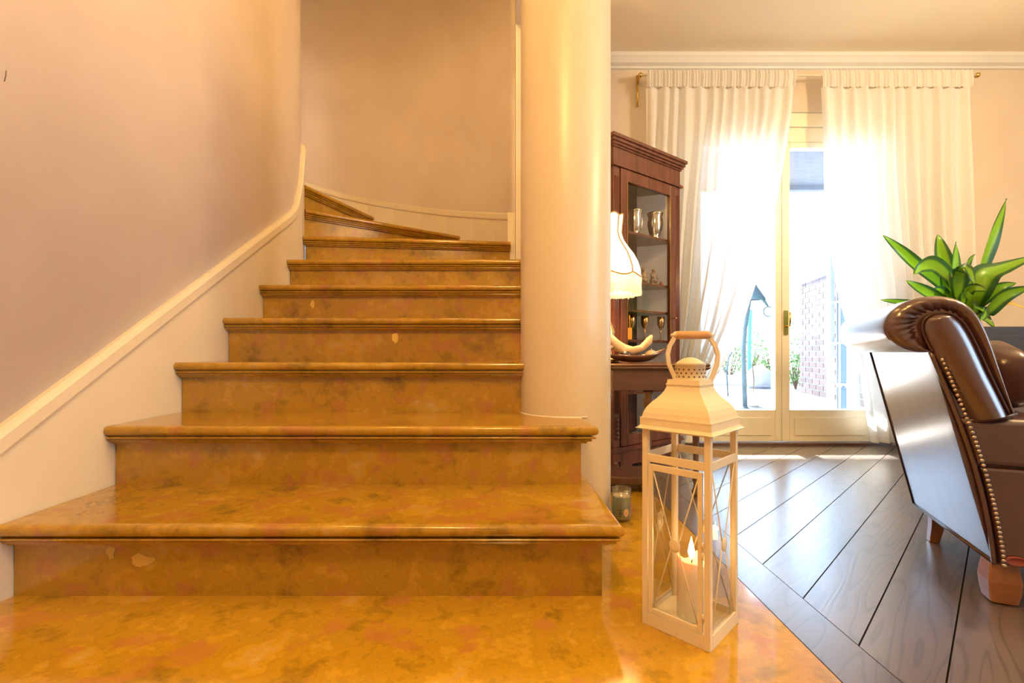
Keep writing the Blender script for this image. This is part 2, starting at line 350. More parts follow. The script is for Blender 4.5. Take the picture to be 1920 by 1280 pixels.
def obj(name, b, m, parent=None, bevel=0, fix=True):
    me = bpy.data.meshes.new(name); me.from_pydata(b.v, [], b.f)
    for p, sm in zip(me.polygons, b.sm): p.use_smooth = sm
    if fix:
        bm = bmesh.new(); bm.from_mesh(me); bmesh.ops.recalc_face_normals(bm, faces=bm.faces); bm.to_mesh(me); bm.free()
    me.materials.append(M[m] if isinstance(m, str) else m); me.update()
    o = bpy.data.objects.new(name, me); C.objects.link(o)
    if parent: o.parent = parent
    if bevel:
        md = o.modifiers.new('bevel', 'BEVEL'); md.width = bevel; md.segments = 2; md.limit_method = 'ANGLE'; md.angle_limit = math.radians(40)
    return o
def thing(name, label, cat, loc=(0, 0, 0), rz=0, group=None):
    o = bpy.data.objects.new(name, None); C.objects.link(o); o.location = loc; o.rotation_euler = (0, 0, rz); o.empty_display_size = .1
    return tag(o, label, cat, group)
def tag(o, label, cat, group=None):
    o['label'] = label; o['category'] = cat
    if group: o['group'] = group
    return o
def struct(o, label=None):
    o['kind'] = 'structure'
    if label: o['label'] = label
    return o
def copy_of(o, name=None, parent=None):
    c = o.copy(); C.objects.link(c); c.parent = parent; return c
def empty(name, loc=(0, 0, 0), rz=0):
    o = bpy.data.objects.new(name, None); C.objects.link(o); o.location = loc; o.rotation_euler = (0, 0, rz); return o

# ================================================================== SETTING
DW = 3.08            # inner face of the window wall
CEIL = 2.535
XB0, XB1 = 0.61, 0.72   # wood border strip
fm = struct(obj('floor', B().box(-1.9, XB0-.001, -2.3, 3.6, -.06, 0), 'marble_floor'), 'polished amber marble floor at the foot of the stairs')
sub = struct(obj('floor_subfloor', B().box(XB0, 4.7, -2.3, DW+.2, -.06, -.016), 'subfloor'), 'dark bed under the oak planks')
sub.name = 'floor'
pq = struct(empty('floor'), 'dark oak plank floor laid diagonally')
def clip(poly, a, b, c):     # keep a*x+b*y<=c
    out = []
    for i in range(len(poly)):
        p, q = poly[i], poly[(i+1) % len(poly)]
        dp, dq = a*p[0]+b*p[1]-c, a*q[0]+b*q[1]-c
        if dp <= 0: out.append(p)
        if dp*dq < 0:
            t = dp/(dp-dq); out.append((p[0]+(q[0]-p[0])*t, p[1]+(q[1]-p[1])*t))
    return out
d = Vector((.7218, .692)).normalized(); nrm = Vector((-d.y, d.x)); PW = .187*d.x/1.0; G = .0016
base = Vector((XB1, 1.349)).dot(nrm)
for k in range(-38, 26):
    a0 = base+k*PW+G; a1 = base+(k+1)*PW-G
    poly = []
    for s_, t_ in ((a0, -6), (a0, 9), (a1, 9), (a1, -6)): poly.append((nrm.x*s_+d.x*t_, nrm.y*s_+d.y*t_))
    for a, b, c in ((-1, 0, -(XB1+G)), (1, 0, 4.6), (0, -1, 2.2), (0, 1, DW-.005)):
        if poly: poly = clip(poly, a, b, c)
    if len(poly) >= 3: obj('plank', B().prism(poly, -.015, 0), 'oak', pq)
obj('border_plank', B().box(XB0+.0015, XB1-.0005, -2.2, DW-.005, -.015, 0), 'oak', pq)

# left wall of the stair: straight, then a round end turning left
def xs(D): return -1.248-.029*(D-1.175)        # stringer face
RN = .24; CN = (xs(2.86)-.022-RN, 2.88)
wl = [(xs(D)-.022, D) for D in (-2.2, 0, 1, 2, 2.86)]
arc = [(CN[0]+RN*math.cos(a), CN[1]+RN*math.sin(a)) for a in [PI*i/18 for i in range(1, 19)]]
left = [*wl, *arc, (CN[0]-RN, -2.2)]
struct(obj('wall_left', B().prism(left, 0, 4.6, True), 'stairwall'), 'lilac grey stucco wall climbing beside the stairs')
# concave back wall
AC, AR = (-.986, 2.648), 1.216
th = [math.radians(33.6+(200-33.6)*i/48) for i in range(49)]
bw = [(AC[0]+AR*math.cos(a), AC[1]+AR*math.sin(a)) for a in th]+[(AC[0]+(AR+.15)*math.cos(a), AC[1]+(AR+.15)*math.sin(a)) for a in reversed(th)]
struct(obj('wall_back', B().prism(bw, 0, 4.6, True), 'stairwall'), 'curved lilac grey wall behind the winding steps')
struct(obj('wall_stair_right', B().box(.022, .34, 2.76, 3.62, 0, 4.6), 'cream'), 'cream end of the wall between stairs and living room')
struct(obj('wall_upper_front', B().box(-1.9, .10, 1.38, 1.5, CEIL, 4.6), 'stairwall'))
struct(obj('wall_upper_side', B().box(.022, .14, 1.5, 2.76, CEIL, 4.6), 'stairwall'))
struct(obj('wall_stair_close', B().box(-2.4, -1.78, 2.0, 2.1, 0, 4.6), 'stairwall'))
struct(obj('ceiling_stairwell', B().box(-2.4, .5, 1.3, 4.1, 4.6, 4.7), 'ceiling'))
# window wall with opening
OX0, OX1 = xat(1283, 3.1), xat(1664, 3.1); OZ = zat(213, 3.1)
wb = B(); wb.box(.34, OX0, DW, DW+.22, 0, 2.7); wb.box(OX1, 4.72, DW, DW+.22, 0, 2.7); wb.box(OX0, OX1, DW, DW+.22, OZ, 2.7)
struct(obj('wall_window', wb, 'livwall'), 'sand coloured living room wall around the glazed door')
WY0, WY1, WZ0, WZ1 = -1.25, .55, .7, 2.2     # unseen side window, added so daylight reaches the left wall
struct(obj('wall_right', B().box(4.6, 4.72, -2.3, WY0, 0, 2.7).box(4.6, 4.72, WY1, DW, 0, 2.7).box(4.6, 4.72, WY0, WY1, 0, WZ0).box(4.6, 4.72, WY0, WY1, WZ1, 2.7), 'livwall'))
wn = struct(empty('added_window_1'), 'white framed unseen side window added to daylight the left wall')
for b_ in (B().box(4.62, 4.68, WY0, WY0+.05, WZ0, WZ1), B().box(4.62, 4.68, WY1-.05, WY1, WZ0, WZ1), B().box(4.62, 4.68, WY0+.05, WY1-.05, WZ0, WZ0+.05), B().box(4.62, 4.68, WY0+.05, WY1-.05, WZ1-.05, WZ1), B().box(4.62, 4.68, -.38, -.32, WZ0+.05, WZ1-.05)): obj('added_window_frame', b_, 'doorwhite', wn)
for a_, c_ in ((WY0+.05, -.38), (-.32, WY1-.05)): obj('pane', B().box(4.645, 4.651, a_, c_, WZ0+.05, WZ1-.05), 'glass', wn)
struct(obj('wall_rear', B().box(-1.9, 4.72, -2.32, -2.2, 0, 2.7), 'livwall'))
cb = B(); cb.box(-1.9, 4.72, -2.32, 1.5, CEIL, CEIL+.15); cb.box(.14, 4.72, 1.5, DW+.2, CEIL, CEIL+.15)
struct(obj('ceiling', cb, 'ceiling'), 'warm cream ceiling of the living room')
# cornice along the window wall
prof = [(0, -.075), (.016, -.072), (.02, -.062), (.045, -.052), (.062, -.028), (.070, -.02), (.074, -.008), (.074, 0), (0, 0)]
struct(obj('trim_1', B().sweep([(.34, DW), (4.6, DW)], prof, CEIL), 'cornice'), 'pale moulded cornice above the curtains')

# ------------------------------------------------------------------ stairs
R_, T_ = .1905, .312
D0 = 1.13
st = thing('staircase', 'amber marble staircase winding left behind the round column', 'staircase', (0, 0, 0))
steps = []
for n in range(1, 7):
    D = D0+T_*(n-1); L = (xs(D)+.001, D)
    if n == 1: path = [L, (.272, D), (.247, 1.652)]; back = [(xs(1.652)+.001, 1.652)]
    elif n == 2: path = [L, (.267, D), (.252, 1.652)]; back = [(.10, 1.68), (.055, 1.735), (.03, 1.80), (xs(1.83)+.001, 1.83)]
    else: path = [L, (.135, D), (.135, D+T_+.06)]; back = [(xs(D+T_+.06)+.001, D+T_+.06)]
    steps.append((path, back, n))
def arcpt(deg, dr=.004): a = math.radians(deg); return (AC[0]+(AR-dr)*math.cos(a), AC[1]+(AR-dr)*math.sin(a))
L7, R7 = (-1.292, 2.905), (-.008, 3.066); L8, R8 = (-1.312, 2.985), (-.392, 3.70); L9, R9 = (-1.36, 3.09), (-1.12, 3.85); L10, R10 = (-1.50, 3.13), (-1.72, 3.61)
steps.append(([L7, R7], [(.01, 3.31), arcpt(45), arcpt(58), arcpt(70), (-1.33, 3.06)], 7))
steps.append(([L8, R8], [arcpt(70), arcpt(83), arcpt(96), (-1.42, 3.13)], 8))
steps.append(([L9, R9], [arcpt(108), arcpt(122), arcpt(128), (-1.53, 3.125)], 9))
steps.append(([L10, R10], [arcpt(140), arcpt(150), (-1.72, 3.03)], 10))
bull = [(-.03, 0), (-.012, 0), (-.006, -.002), (-.002, -.007), (0, -.0145), (-.002, -.022), (-.006, -.027), (-.012, -.029), (-.03, -.029)]
cove = [(-.07, -.029), (-.020, -.029), (-.020, -.0325), (-.008, -.0335), (-.006, -.036), (-.008, -.0395), (-.019, -.0405), (-.019, -.043), (-.016, -.0435), (-.018, -.049), (-.029, -.052), (-.030, -.057), (-.07, -.057)]
for path, back, n in steps:
    z = R_*n
    tb = B().sweep(path, bull, z, True); tb.prism(offset(path, -.03)+back, z-.029, z)
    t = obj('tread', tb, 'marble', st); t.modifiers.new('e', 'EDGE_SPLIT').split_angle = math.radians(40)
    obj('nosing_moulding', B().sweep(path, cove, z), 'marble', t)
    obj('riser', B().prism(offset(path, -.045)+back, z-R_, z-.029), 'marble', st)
# pale inclusions set in the risers (flat marks of the stone itself)
def blotch(cx, cz, D, rx, rz, seed):
    rnd = random.Random(seed); pts = []
    for k in range(14):
        a = 2*PI*k/14; q = 1+.28*rnd.uniform(-1, 1); pts.append((cx+rx*q*math.cos(a), D-.0012, cz+rz*q*math.sin(a)))
    b = B().add(pts+[(p[0], p[1]+.002, p[2]) for p in pts], [tuple(range(14)), tuple(range(27, 13, -1))]+[(k, (k+1) % 14, 14+(k+1) % 14, 14+k) for k in range(14)])
    obj('stone_inclusion', b, 'spot', st)
for px, py, n, rx, ry, sd in ((208, 1035, 1, 8, 12, 1), (267, 1050, 1, 20, 12, 2), (586, 570, 4, 4, 7, 3), (742, 633, 3, 6, 11, 4)):
    D = D0+T_*(n-1)+.045; blotch(xat(px, D), zat(py, D), D, rx*D/F, ry*D/F, sd)
# side panel closing the flank of the upper steps
for n in range(3, 7):
    D = D0+T_*(n-1); obj('stair_flank', B().box(.02, .088, D+.047, D+T_+.045, 0, R_*(n-1)-.0005), 'white', st)
# stringer + moulded cap on the left wall
def ztop(D): return .421+.627*(D-1.146)
pth = []; zt = []
for D in (.86, 1.1, 1.4, 1.7, 2.0, 2.3, 2.514, 2.65, 2.74, 2.80, 2.83, 2.86): pth.append((xs(D)-.022, D)); zt.append(ztop(D))
zt[-4:] = [1.42, 1.465, 1.50, 1.565]
for ad_, zz_ in ((4, 1.68), (8, 1.755), (12, 1.815), (16, 1.86), (20, 1.895), (24, 1.92), (30, 1.942), (36, 1.955), (44, 1.962), (54, 1.965)):
    a = math.radians(ad_); pth.append((CN[0]+RN*math.cos(a), CN[1]+RN*math.sin(a))); zt.append(zz_)
# out must point to +X (right of travel going +Y)
b = B(); n = len(pth); nr = miters(pth); vs = []
for (x, y), (nx, ny), z in zip(pth, nr, zt):
    vs += [(x, y, 0), (x+nx*.021, y+ny*.021, 0), (x+nx*.021, y+ny*.021, z-.055), (x, y, z-.055)]
b.add(vs, [(i*4+k, i*4+(k+1) % 4, (i+1)*4+(k+1) % 4, (i+1)*4+k) for i in range(n-1) for k in range(4)]+[(0, 1, 2, 3), tuple((n-1)*4+k for k in (3, 2, 1, 0))])
struct(obj('trim_2', b, 'white'), 'white stringer board beside the marble steps')
capp = [(0, -.062), (.026, -.062), (.030, -.052), (.030, -.016), (.024, -.006), (.014, 0), (0, 0)]
struct(obj('trim_3', B().sweep(pth, capp, zt), 'white'), 'white moulded cap following the stair up the left wall')
# skirting on the curved back wall
def ray_arc(px, rad):
    k = (px-CX)/F; # X=kD ; (kD-ax)^2+(D-ay)^2=r^2
    a = k*k+1; bb = -2*(k*AC[0]+AC[1]); cc = AC[0]**2+AC[1]**2-rad*rad
    D = (-bb+math.sqrt(bb*bb-4*a*cc))/(2*a); return k*D, D
sk = [(963, 398), (930, 397.5), (890, 396), (840, 392.5), (790, 387), (740, 380), (690, 371), (640, 360), (600, 348), (572, 338), (540, 322), (500, 300)]
pth2 = []; zt2 = []
for px, py in sk:
    x, y = ray_arc(px, AR-.002); pth2.append((x, y)); zt2.append(zat(py, y-.02))
n = len(pth2); nr = miters(pth2); b = B(); vs = []     # travel goes left: right normal points outwards, so inwards is negative
for (x, y), (nx, ny), z in zip(pth2, nr, zt2):
    vs += [(x, y, z-.42), (x-nx*.016, y-ny*.016, z-.42), (x-nx*.016, y-ny*.016, z-.045), (x, y, z-.045)]
b.add(vs, [(i*4+k, i*4+(k+1) % 4, (i+1)*4+(k+1) % 4, (i+1)*4+k) for i in range(n-1) for k in range(4)]+[(0, 1, 2, 3), tuple((n-1)*4+k for k in (3, 2, 1, 0))])
struct(obj('trim_4', b, 'white'), 'white skirting board on the curved back wall')
struct(obj('trim_5', B().sweep(pth2, [(-o*.85, z*.85) for o, z in capp], zt2), 'white'), 'white cap of the curved skirting')
struct(obj('trim_6', B().box(-.028, .021, 3.112, 3.30, R_*6+.002, 1.537), 'white'), 'short white skirting at the end wall')

# ------------------------------------------------------------------ round column
CR, CCX, CCY = .172, .206, 1.815
col = thing('column', 'round cream plastered column rising through the marble steps', 'column', (CCX, CCY, 0))
cbm = B().lathe([(CR, 0), (CR, .15), (CR, 1.2), (CR, CEIL-.12)], 64, caps=False)
obj('shaft', cbm, 'cream', col)
obj('capital', B().lathe([(CR+.001, CEIL-.13), (CR+.02, CEIL-.11), (CR+.028, CEIL-.06), (CR+.04, CEIL-.05), (CR+.04, CEIL-.001)], 48), 'cream', col)
obj('caulk_bead', B().add(*(lambda seg: ([(math.cos(a)*(CR+r), math.sin(a)*(CR+r), R_*2+z) for a in [math.radians(185+105*i/seg) for i in range(seg+1)] for r, z in ((-.002, .0), (.0035, .0), (-.002, .004))],
    [(i*3+k, i*3+(k+1) % 3, i*3+3+(k+1) % 3, i*3+3+k) for i in range(seg) for k in range(3)]))(30)), 'white', col)

# ------------------------------------------------------------------ glazed double door
dr = struct(empty('door_1'), 'white double glazed door with brass handle opening to the terrace')
YD = 3.10
fb = B(); fb.box(OX0, OX0+.05, YD-.01, YD+.09, 0, OZ); fb.box(OX1-.05, OX1, YD-.01, YD+.09, 0, OZ)
fb.box(OX0+.05, OX1-.05, YD-.01, YD+.09, zat(238, YD), OZ)
obj('door_frame', fb, 'doorwhite', dr, .004)
obj('transom', B().box(OX0+.05, OX1-.05, YD+.005, YD+.07, zat(266, YD), zat(238, YD)-.001), 'doorwhite', dr, .004)
obj('threshold', B().box(OX0, OX1, DW-.02, YD+.1, .0005, .016), 'walnut', dr)
ZB, ZT = zat(768, YD), zat(277, YD); seam = xat(1466, YD)
def leaf(x0, x1, g0, g1, nm):
    l = empty('door_leaf'); l.parent = dr
    y0, y1 = YD, YD+.055; b = B()
    b.box(x0, g0, y0, y1, .02, zat(266, YD)-.002); b.box(g1, x1, y0, y1, .02, zat(266, YD)-.002)
    obj('stile', B().box(x0, g0, y0, y1, .02, zat(266, YD)-.002), 'doorwhite', l, .004)
    obj('stile', B().box(g1, x1, y0, y1, .02, zat(266, YD)-.002), 'doorwhite', l, .004)
    obj('bottom_rail', B().box(g0, g1, y0, y1, .02, ZB).box(g0+.03, g1-.03, y0-.006, y0, .06, ZB-.05), 'doorwhite', l, .004)
    obj('top_rail', B().box(g0, g1, y0, y1, ZT, zat(266, YD)-.002), 'doorwhite', l, .004)
    obj('pane', B().box(g0, g1, y0+.025, y0+.031, ZB, ZT), 'glass', l)
    return l
l1 = leaf(OX0+.052, seam-.001, OX0+.11, xat(1454, YD), 'l'); l2 = leaf(seam+.001, OX1-.052, xat(1481, YD), OX1-.11, 'r')
hx = xat(1473, YD)
hd = B().box(hx-.014, hx+.014, YD-.006, YD, zat(628, YD), zat(582, YD)); hd.tube([(hx, YD-.006, zat(612, YD)), (hx, YD-.045, zat(612, YD)), (hx, YD-.05, zat(600, YD)), (hx, YD-.05, zat(586, YD))], [.007, .007, .008, .006])
obj('handle', hd, 'brass', l2)

# ------------------------------------------------------------------ outdoors
struct(obj('floor_terrace', B().box(.6, 22, 3.32, 40, -.12, -.02), 'terrace'), 'pale stone terrace outside the door')
struct(obj('ceiling_porch', B().box(.6, 9, 3.32, 6.72, 2.96, 3.16).box(.6, 9, 6.62, 6.72, 2.90, 2.96), 'porch'), 'blue grey boarded porch roof outside the door')
# brick wall on the right of the terrace
P0, P1 = Vector((4.54, 7.4)), Vector((3.86, 4.65)); e = (P1-P0).normalized(); LW = (P1-P0).length
bwall = thing('brick_wall', 'grey pink brick garden wall beyond the glazed door', 'wall', (P0.x, P0.y, -.02), math.atan2(e.y, e.x))
obj('mortar_core', B().box(0.004, LW, .012, .21, 0, 1.74), 'mortar', bwall)
obj('coping', B().box(-.02, LW, -.02, .24, 1.74, 1.79), 'mortar', bwall)
bl, bh = .245, .063; proto = None
for r in range(21):
    x = -(bl*.5 if r % 2 else 0)
    while x < LW-.02:
        x0, x1 = max(0, x), min(LW, x+bl)
        if x1-x0 > .03:
            full = abs(x1-x0-bl) < 1e-4
            if full and proto: o = copy_of(proto, parent=bwall)
            else:
                o = obj('brick', B().box(0, x1-x0, -.002, .03, 0, bh), 'brick', bwall)
                if full: proto = o
            o.location = (x0, 0, .01+r*(bh+.0175))
        x += bl+.0175
# open steel grille leaf hinged at the right of the opening
gx = OX1-.03
gr = thing('security_grille', 'pale steel grille with blue shutter panel standing open outside', 'grille', (gx, 3.34, 0))
yb = (gx)*F/(1557-CX)-3.34
for y in (.02, yb): obj('stile', B().box(-.016, .016, y-.022, y+.022, -.018, 2.5), 'steel', gr)
for i, py in enumerate((300, 415, 490, 565, 643, 720)):
    z = zat(py, 3.34+yb*.6); obj('crossbar', B().box(-.006, .006, .04, yb-.02, z-.007, z+.007), 'steel', gr)
for y in (yb*.30, yb*.62):
    bb_ = B().tube([(0, y, -.015), (0, y, 2.48)], .008, 8); bb_.ball((0, y, zat(722, 3.34+yb*.6)), .019, 10, 6); bb_.ball((0, y, zat(722, 3.34+yb*.6)+.035), .012, 8, 5)
    obj('bar', bb_, 'steel', gr)
obj('shutter_panel', B().box(.03, .05, yb*.40, yb-.03, 0, 2.46), 'bluepanel', gr)
obj('lower_panel', B().box(.03, .05, .03, yb*.28, 0, .55), 'bluepanel', gr)
# garden hook, low wall, boulder, pots, shrubs
p = fl(1397, 766, -.02)
hk = thing('garden_hook', 'tall bowed iron lantern post on the terrace', 'post', tuple(p))
s = p.y/F
obj('post', B().tube([(dx*s, 0, dz*s) for dx, dz in ((0, 4), (-2, 60), (-3, 110), (0, 150), (6, 190), (10, 214), (13, 224))], [.026, .025, .024, .023, .022, .02, .018]), 'irongreen', hk)
obj('foot', B().lathe([(.055, 0), (.05, .008), (.03, .02), (.024, .03)], 16), 'irongreen', hk)
obj('hood', B().lathe([(.105, 0), (.10, .02), (.02, .15), (.012, .17)], 20, (.115, 0, 204*s), caps=False), 'irongreen', hk)
rg = [(.26+.055*math.cos(a), 0, 182*s+.055*math.sin(a)) for a in [2*PI*i/16 for i in range(17)]]
obj('ring', B().tube(rg, .008, 6), 'irongreen', hk)
obj('scroll', B().tube([(.14, 0, 214*s), (.21, 0, 203*s), (.255, 0, 192*s)], [.02, .02, .01], 8), 'irongreen', hk)
p = fl(1406, 722.5, -.02); s = p.y/F
tp = obj('garden_stake', B().tube([(p.x, p.y, -.02), (p.x-.01, p.y, .6), (p.x, p.y, 1.15), (p.x+.02, p.y, 140*s)], [.035, .035, .034, .03], 8).lathe([(.07, -.02), (.06, 0), (.035, .05)], 12, (p.x, p.y, 0)), 'teal')
tag(tp, 'teal painted iron stake standing behind the garden post', 'stake')
p = fl(1365, 742, -.02); s = p.y/F
tag(obj('plant_support', B().tube([(p.x, p.y, -.02), (p.x-.02, p.y, 40*s), (p.x+.01, p.y, 70*s), (p.x+.06, p.y, 80*s)], .011, 6).tube([(p.x-.02, p.y, 40*s), (p.x-.06, p.y, 52*s)], .009, 6), 'irongreen'), 'thin bent plant support standing on the terrace paving', 'support')
tag(obj('garden_kerb', B().box(1.6, 6.2, 9.05, 9.25, -.02, .13).box(1.58, 6.22, 9.03, 9.27, .13, .16), 'kerb', bevel=.01), 'low white rendered kerb along the flower bed', 'kerb')
p = fl(1412, 761, -.02)
pt = thing('garden_pot', 'white round flower pot beside the iron post', 'pot', tuple(p))
obj('body', B().lathe([(.055, 0), (.075, .03), (.082, .13), (.088, .135), (.088, .15), (.076, .15), (.07, .12)], 20), 'pot', pt)
obj('twig', B().tube([(0, 0, .1), (.01, 0, .3), (-.01, 0, .5)], .006, 6), 'bark', pt)
def rock(cx, cy, z, rx, ry, rz, sd):
    rnd = random.Random(sd); b = B().ball((0, 0, 0), 1, 16, 10); off = [rnd.uniform(0, 9) for _ in range(3)]
    b.v = [(cx+x*rx*(1+.12*math.sin(5*x+off[0])+.1*math.sin(6*z_+off[1])), cy+y*ry*(1+.1*math.sin(5*z_+off[2])), z+max(-.55, z_)*rz+.55*rz) for x, y, z_ in b.v]
    return b
p = fl(1424, 728, -.02); tag(obj('boulder', rock(p.x+.05, p.y+.1, -.02, .22, .2, .26, 3), 'stone'), 'blue grey boulder at the edge of the flower bed', 'boulder')
def shrub(px, py, rx, rz, n, sd, label, D=None):
    rnd = random.Random(sd); base = fl(px, py, -.02) if D is None else Vector((xat(px, D), D, -.02))
    t = thing('garden_shrub', label, 'shrub', tuple(base), 0, 'shrubs outside the door')
    sb = B()
    for k in range(6):
        a = rnd.uniform(0, 2*PI); sb.tube([(0, 0, 0), (rx*.3*math.cos(a), rx*.3*math.sin(a), rz*.8), (rx*.6*math.cos(a), rx*.6*math.sin(a), rz*1.5)], [.016, .012, .006], 5)
    obj('stems', sb, 'bark', t)
    fb = B()
    for k in range(n):
        v = Vector((rnd.gauss(0, 1), rnd.gauss(0, 1), rnd.gauss(0, 1))).normalized()*rnd.uniform(.45, 1)
        c = Vector((v.x*rx, v.y*rx, rz+v.z*rz)); a = Vector((rnd.uniform(-1, 1), rnd.uniform(-1, 1), rnd.uniform(-.6, .8))).normalized()
        q = a.cross(Vector((rnd.uniform(-1, 1), rnd.uniform(-1, 1), 1))).normalized(); l = rnd.uniform(.06, .12)
        fb.add([c, c+a*l*.5+q*l*.22, c+a*l, c+a*l*.5-q*l*.22], [(0, 1, 2, 3)])
    o = obj('foliage', fb, 'bush', t, fix=False); o['kind'] = 'stuff'
shrub(1368, 0, .5, .46, 520, 1, 'broad green shrub behind the low garden kerb', 9.9)
shrub(1408, 0, .5, .62, 420, 2, 'taller green shrub behind the iron post', 11.0)
shrub(1446, 0, .34, .4, 300, 3, 'low green shrub next to the white door stile', 9.85)
shrub(1492, 0, .27, .33, 320, 4, 'small leafy shrub at the foot of the brick wall', 8.0)
shrub(1490, 0, .3, .62, 160, 5, 'slender sparse shrub beyond the end of the brick wall', 11.6)

# ------------------------------------------------------------------ curtains and rod
def curtain(name, rows, label, folds, ph, yc):
    t = thing(name, label, 'curtain', (0, yc, 0))
    NU, NV = 150, 60; D = yc; vs = []; fs = []
    ys = [r[0] for r in rows]
    def row(y):
        for a, b in zip(rows, rows[1:]):
            if a[0] <= y <= b[0]:
                q = (y-a[0])/(b[0]-a[0]); return a[1]+(b[1]-a[1])*q, a[2]+(b[2]-a[2])*q
        return rows[-1][1:]
    w0 = rows[0][2]-rows[0][1]
    rnd = random.Random(name+str(ph)); jit = [rnd.uniform(-1, 1) for _ in range(12)]
    for j in range(NV+1):
        y = ys[0]+24+(ys[-1]-ys[0]-24)*j/NV; xl, xr = row(y); z = zat(y, D); f = (xr-xl)/w0
        amp = .016+.022*min(1, j/NV*1.5); amp *= (1.25-.4*f)
        for i in range(NU+1):
            u = i/NU; uu = u+.012*math.sin(9*u+ph)+.006*math.sin(23*u+jit[0]*3)
            dy = amp*(math.sin(2*PI*folds*uu+ph)+.45*math.sin(2*PI*folds*.47*uu+jit[1]*3)+.2*math.sin(2*PI*folds*1.9*uu+j*.02))
            vs.append((xat(xl+(xr-xl)*u, D)+.004*math.sin(j*.21+u*17), dy, z))
    W = NU+1; fs = [(j*W+i, j*W+i+1, (j+1)*W+i+1, (j+1)*W+i) for j in range(NV) for i in range(NU)]
    obj('drape', B().add(vs, fs, True), 'sheer', t, fix=False)
    # gathered rod pocket heading
    vs = []; y0, y1 = ys[0]-6, ys[0]+25
    for j in range(7):
        y = y0+(y1-y0)*j/6; xl, xr = row(max(ys[0], y))
        for i in range(301):
            u = i/300; g = .006*math.sin(2*PI*47*u+ph)+.004*math.sin(2*PI*31*u)
            vs.append((xat(xl+(xr-xl)*u, D), -.014-.006*math.sin(PI*j/6)+g, zat(y, D)))
    W = 301; obj('heading', B().add(vs, [(j*W+i, j*W+i+1, (j+1)*W+i+1, (j+1)*W+i) for j in range(6) for i in range(300)], True), 'sheer', t, fix=False)
    return t
YC = 2.975
lc = curtain('sheer_curtain', [(140, 1212, 1490), (215, 1212, 1484), (330, 1212, 1463), (430, 1213, 1444), (530, 1215, 1417), (610, 1218, 1388), (680, 1222, 1352), (730, 1228, 1322), (780, 1228, 1292), (829, 1226, 1280)],
        'white sheer curtain swept aside next to the mahogany cabinet', 13, .4, YC)
rc = curtain('sheer_curtain', [(140, 1540, 1820), (350, 1547, 1822), (450, 1556, 1824), (560, 1574, 1827), (620, 1592, 1828), (700, 1615, 1828), (829, 1635, 1828)],
        'white sheer curtain hanging behind the leather chair and the plant', 12, 1.7, YC)
rod = thing('curtain_rod', 'slim cream curtain rod under the cornice', 'curtain rod', (0, YC, zat(141, YC)))
rx0, rx1 = xat(1204, YC), xat(1829, YC)
obj('pole', B().tube([(rx0, 0, 0), (rx1, 0, 0)], .0075, 12), 'cream', rod)
for xx, sg in ((rx0, -1), (rx1, 1)):
    bk = obj('bracket', B().tube([(xx, 0, 0), (xx+sg*.004, .02, .012), (xx+sg*.006, .06, .02), (xx+sg*.006, DW-YC, -.01)], .007, 8).tube([(xx+sg*.006, DW-YC-.012, .05), (xx+sg*.006, DW-YC-.02, -.05), (xx+sg*.004, DW-YC-.012, -.15)], .008, 8), 'brass', rod)
    obj('finial', B().ball((xx+sg*.012, 0, 0), .016, 12, 8), 'brass', rod)

# ------------------------------------------------------------------ corner display cabinet
A_ = Vector((.508, 2.354)); B_ = Vector((.963, 2.69)); W_ = (B_-A_).length; az = math.atan2(B_.y-A_.y, B_.x-A_.x)
cab = thing('display_cabinet', 'tall mahogany corner cabinet with glass door behind the lamp table', 'cabinet', (A_.x, A_.y, 0), az)
CM = Matrix.Translation((A_.x, A_.y, 0)) @ Matrix.Rotation(az, 4, 'Z')
def cfoot(g=0, f=0): return [(-g, -f), (W_+g, -f), (W_+g, .03), (.44+g*.6, .215+g*.3), (.10-g*.6, .215+g*.3), (-g, .03)]
obj('plinth', B().prism(cfoot(.004, .004), .055, .125), 'mahogany', cab)
obj('base_moulding', B().prism(cfoot(.016, .018), .108, .118).prism(cfoot(.010, .012), .118, .128), 'mahogany', cab)
for x, y in ((.02, .02), (W_-.02, .02), (.13, .19), (.41, .19)):
    obj('foot', B().lathe([(.02, 0), (.026, .012), (.022, .03), (.028, .045), (.028, .055)], 14, (x, y, 0)), 'mahogany', cab)
obj('bracket_apron', B().box(.05, W_-.05, -.003, .008, .03, .055).box(.05, .14, -.003, .008, .012, .03).box(W_-.14, W_-.05, -.003, .008, .012, .03), 'mahogany', cab)
TOPZ = 1.70
obj('frieze', B().prism(cfoot(0, 0), 1.565, 1.648), 'mahogany', cab)
co = B()
for g, z0, z1 in ((.006, 1.645, 1.655), (.014, 1.655, 1.668), (.022, 1.668, 1.684), (.030, 1.684, TOPZ)): co.prism(cfoot(g, g), z0, z1)
obj('cornice', co, 'mahogany', cab)
obj('frieze_moulding', B().prism(cfoot(.012, .013), 1.548, 1.560).prism(cfoot(.005, .006), 1.560, 1.566), 'mahogany', cab)
obj('carcass_top', B().prism(cfoot(-.004, -.004), 1.53, 1.548), 'mahogany', cab)
obj('carcass_bottom', B().prism(cfoot(-.004, -.004), .128, .140), 'mahogany', cab)
obj('back_panel', B().box(.10, .44, .205, .213, .14, 1.53), 'mahogany', cab)
obj('side_panel', B().add([(0, .03, .14), (.10, .213, .14), (.10, .213, 1.53), (0, .03, 1.53), (.01, .03, .14), (.108, .205, .14), (.108, .205, 1.53), (.01, .03, 1.53)],
    [(0, 1, 2, 3), (4, 7, 6, 5), (0, 4, 5, 1), (3, 2, 6, 7), (0, 3, 7, 4), (1, 5, 6, 2)]), 'mahogany', cab)
obj('side_glass', B().add([(W_-.004, .03, .14), (.442, .211, .14), (.442, .211, 1.53), (W_-.004, .03, 1.53)], [(0, 1, 2, 3)]), 'frosted', cab)
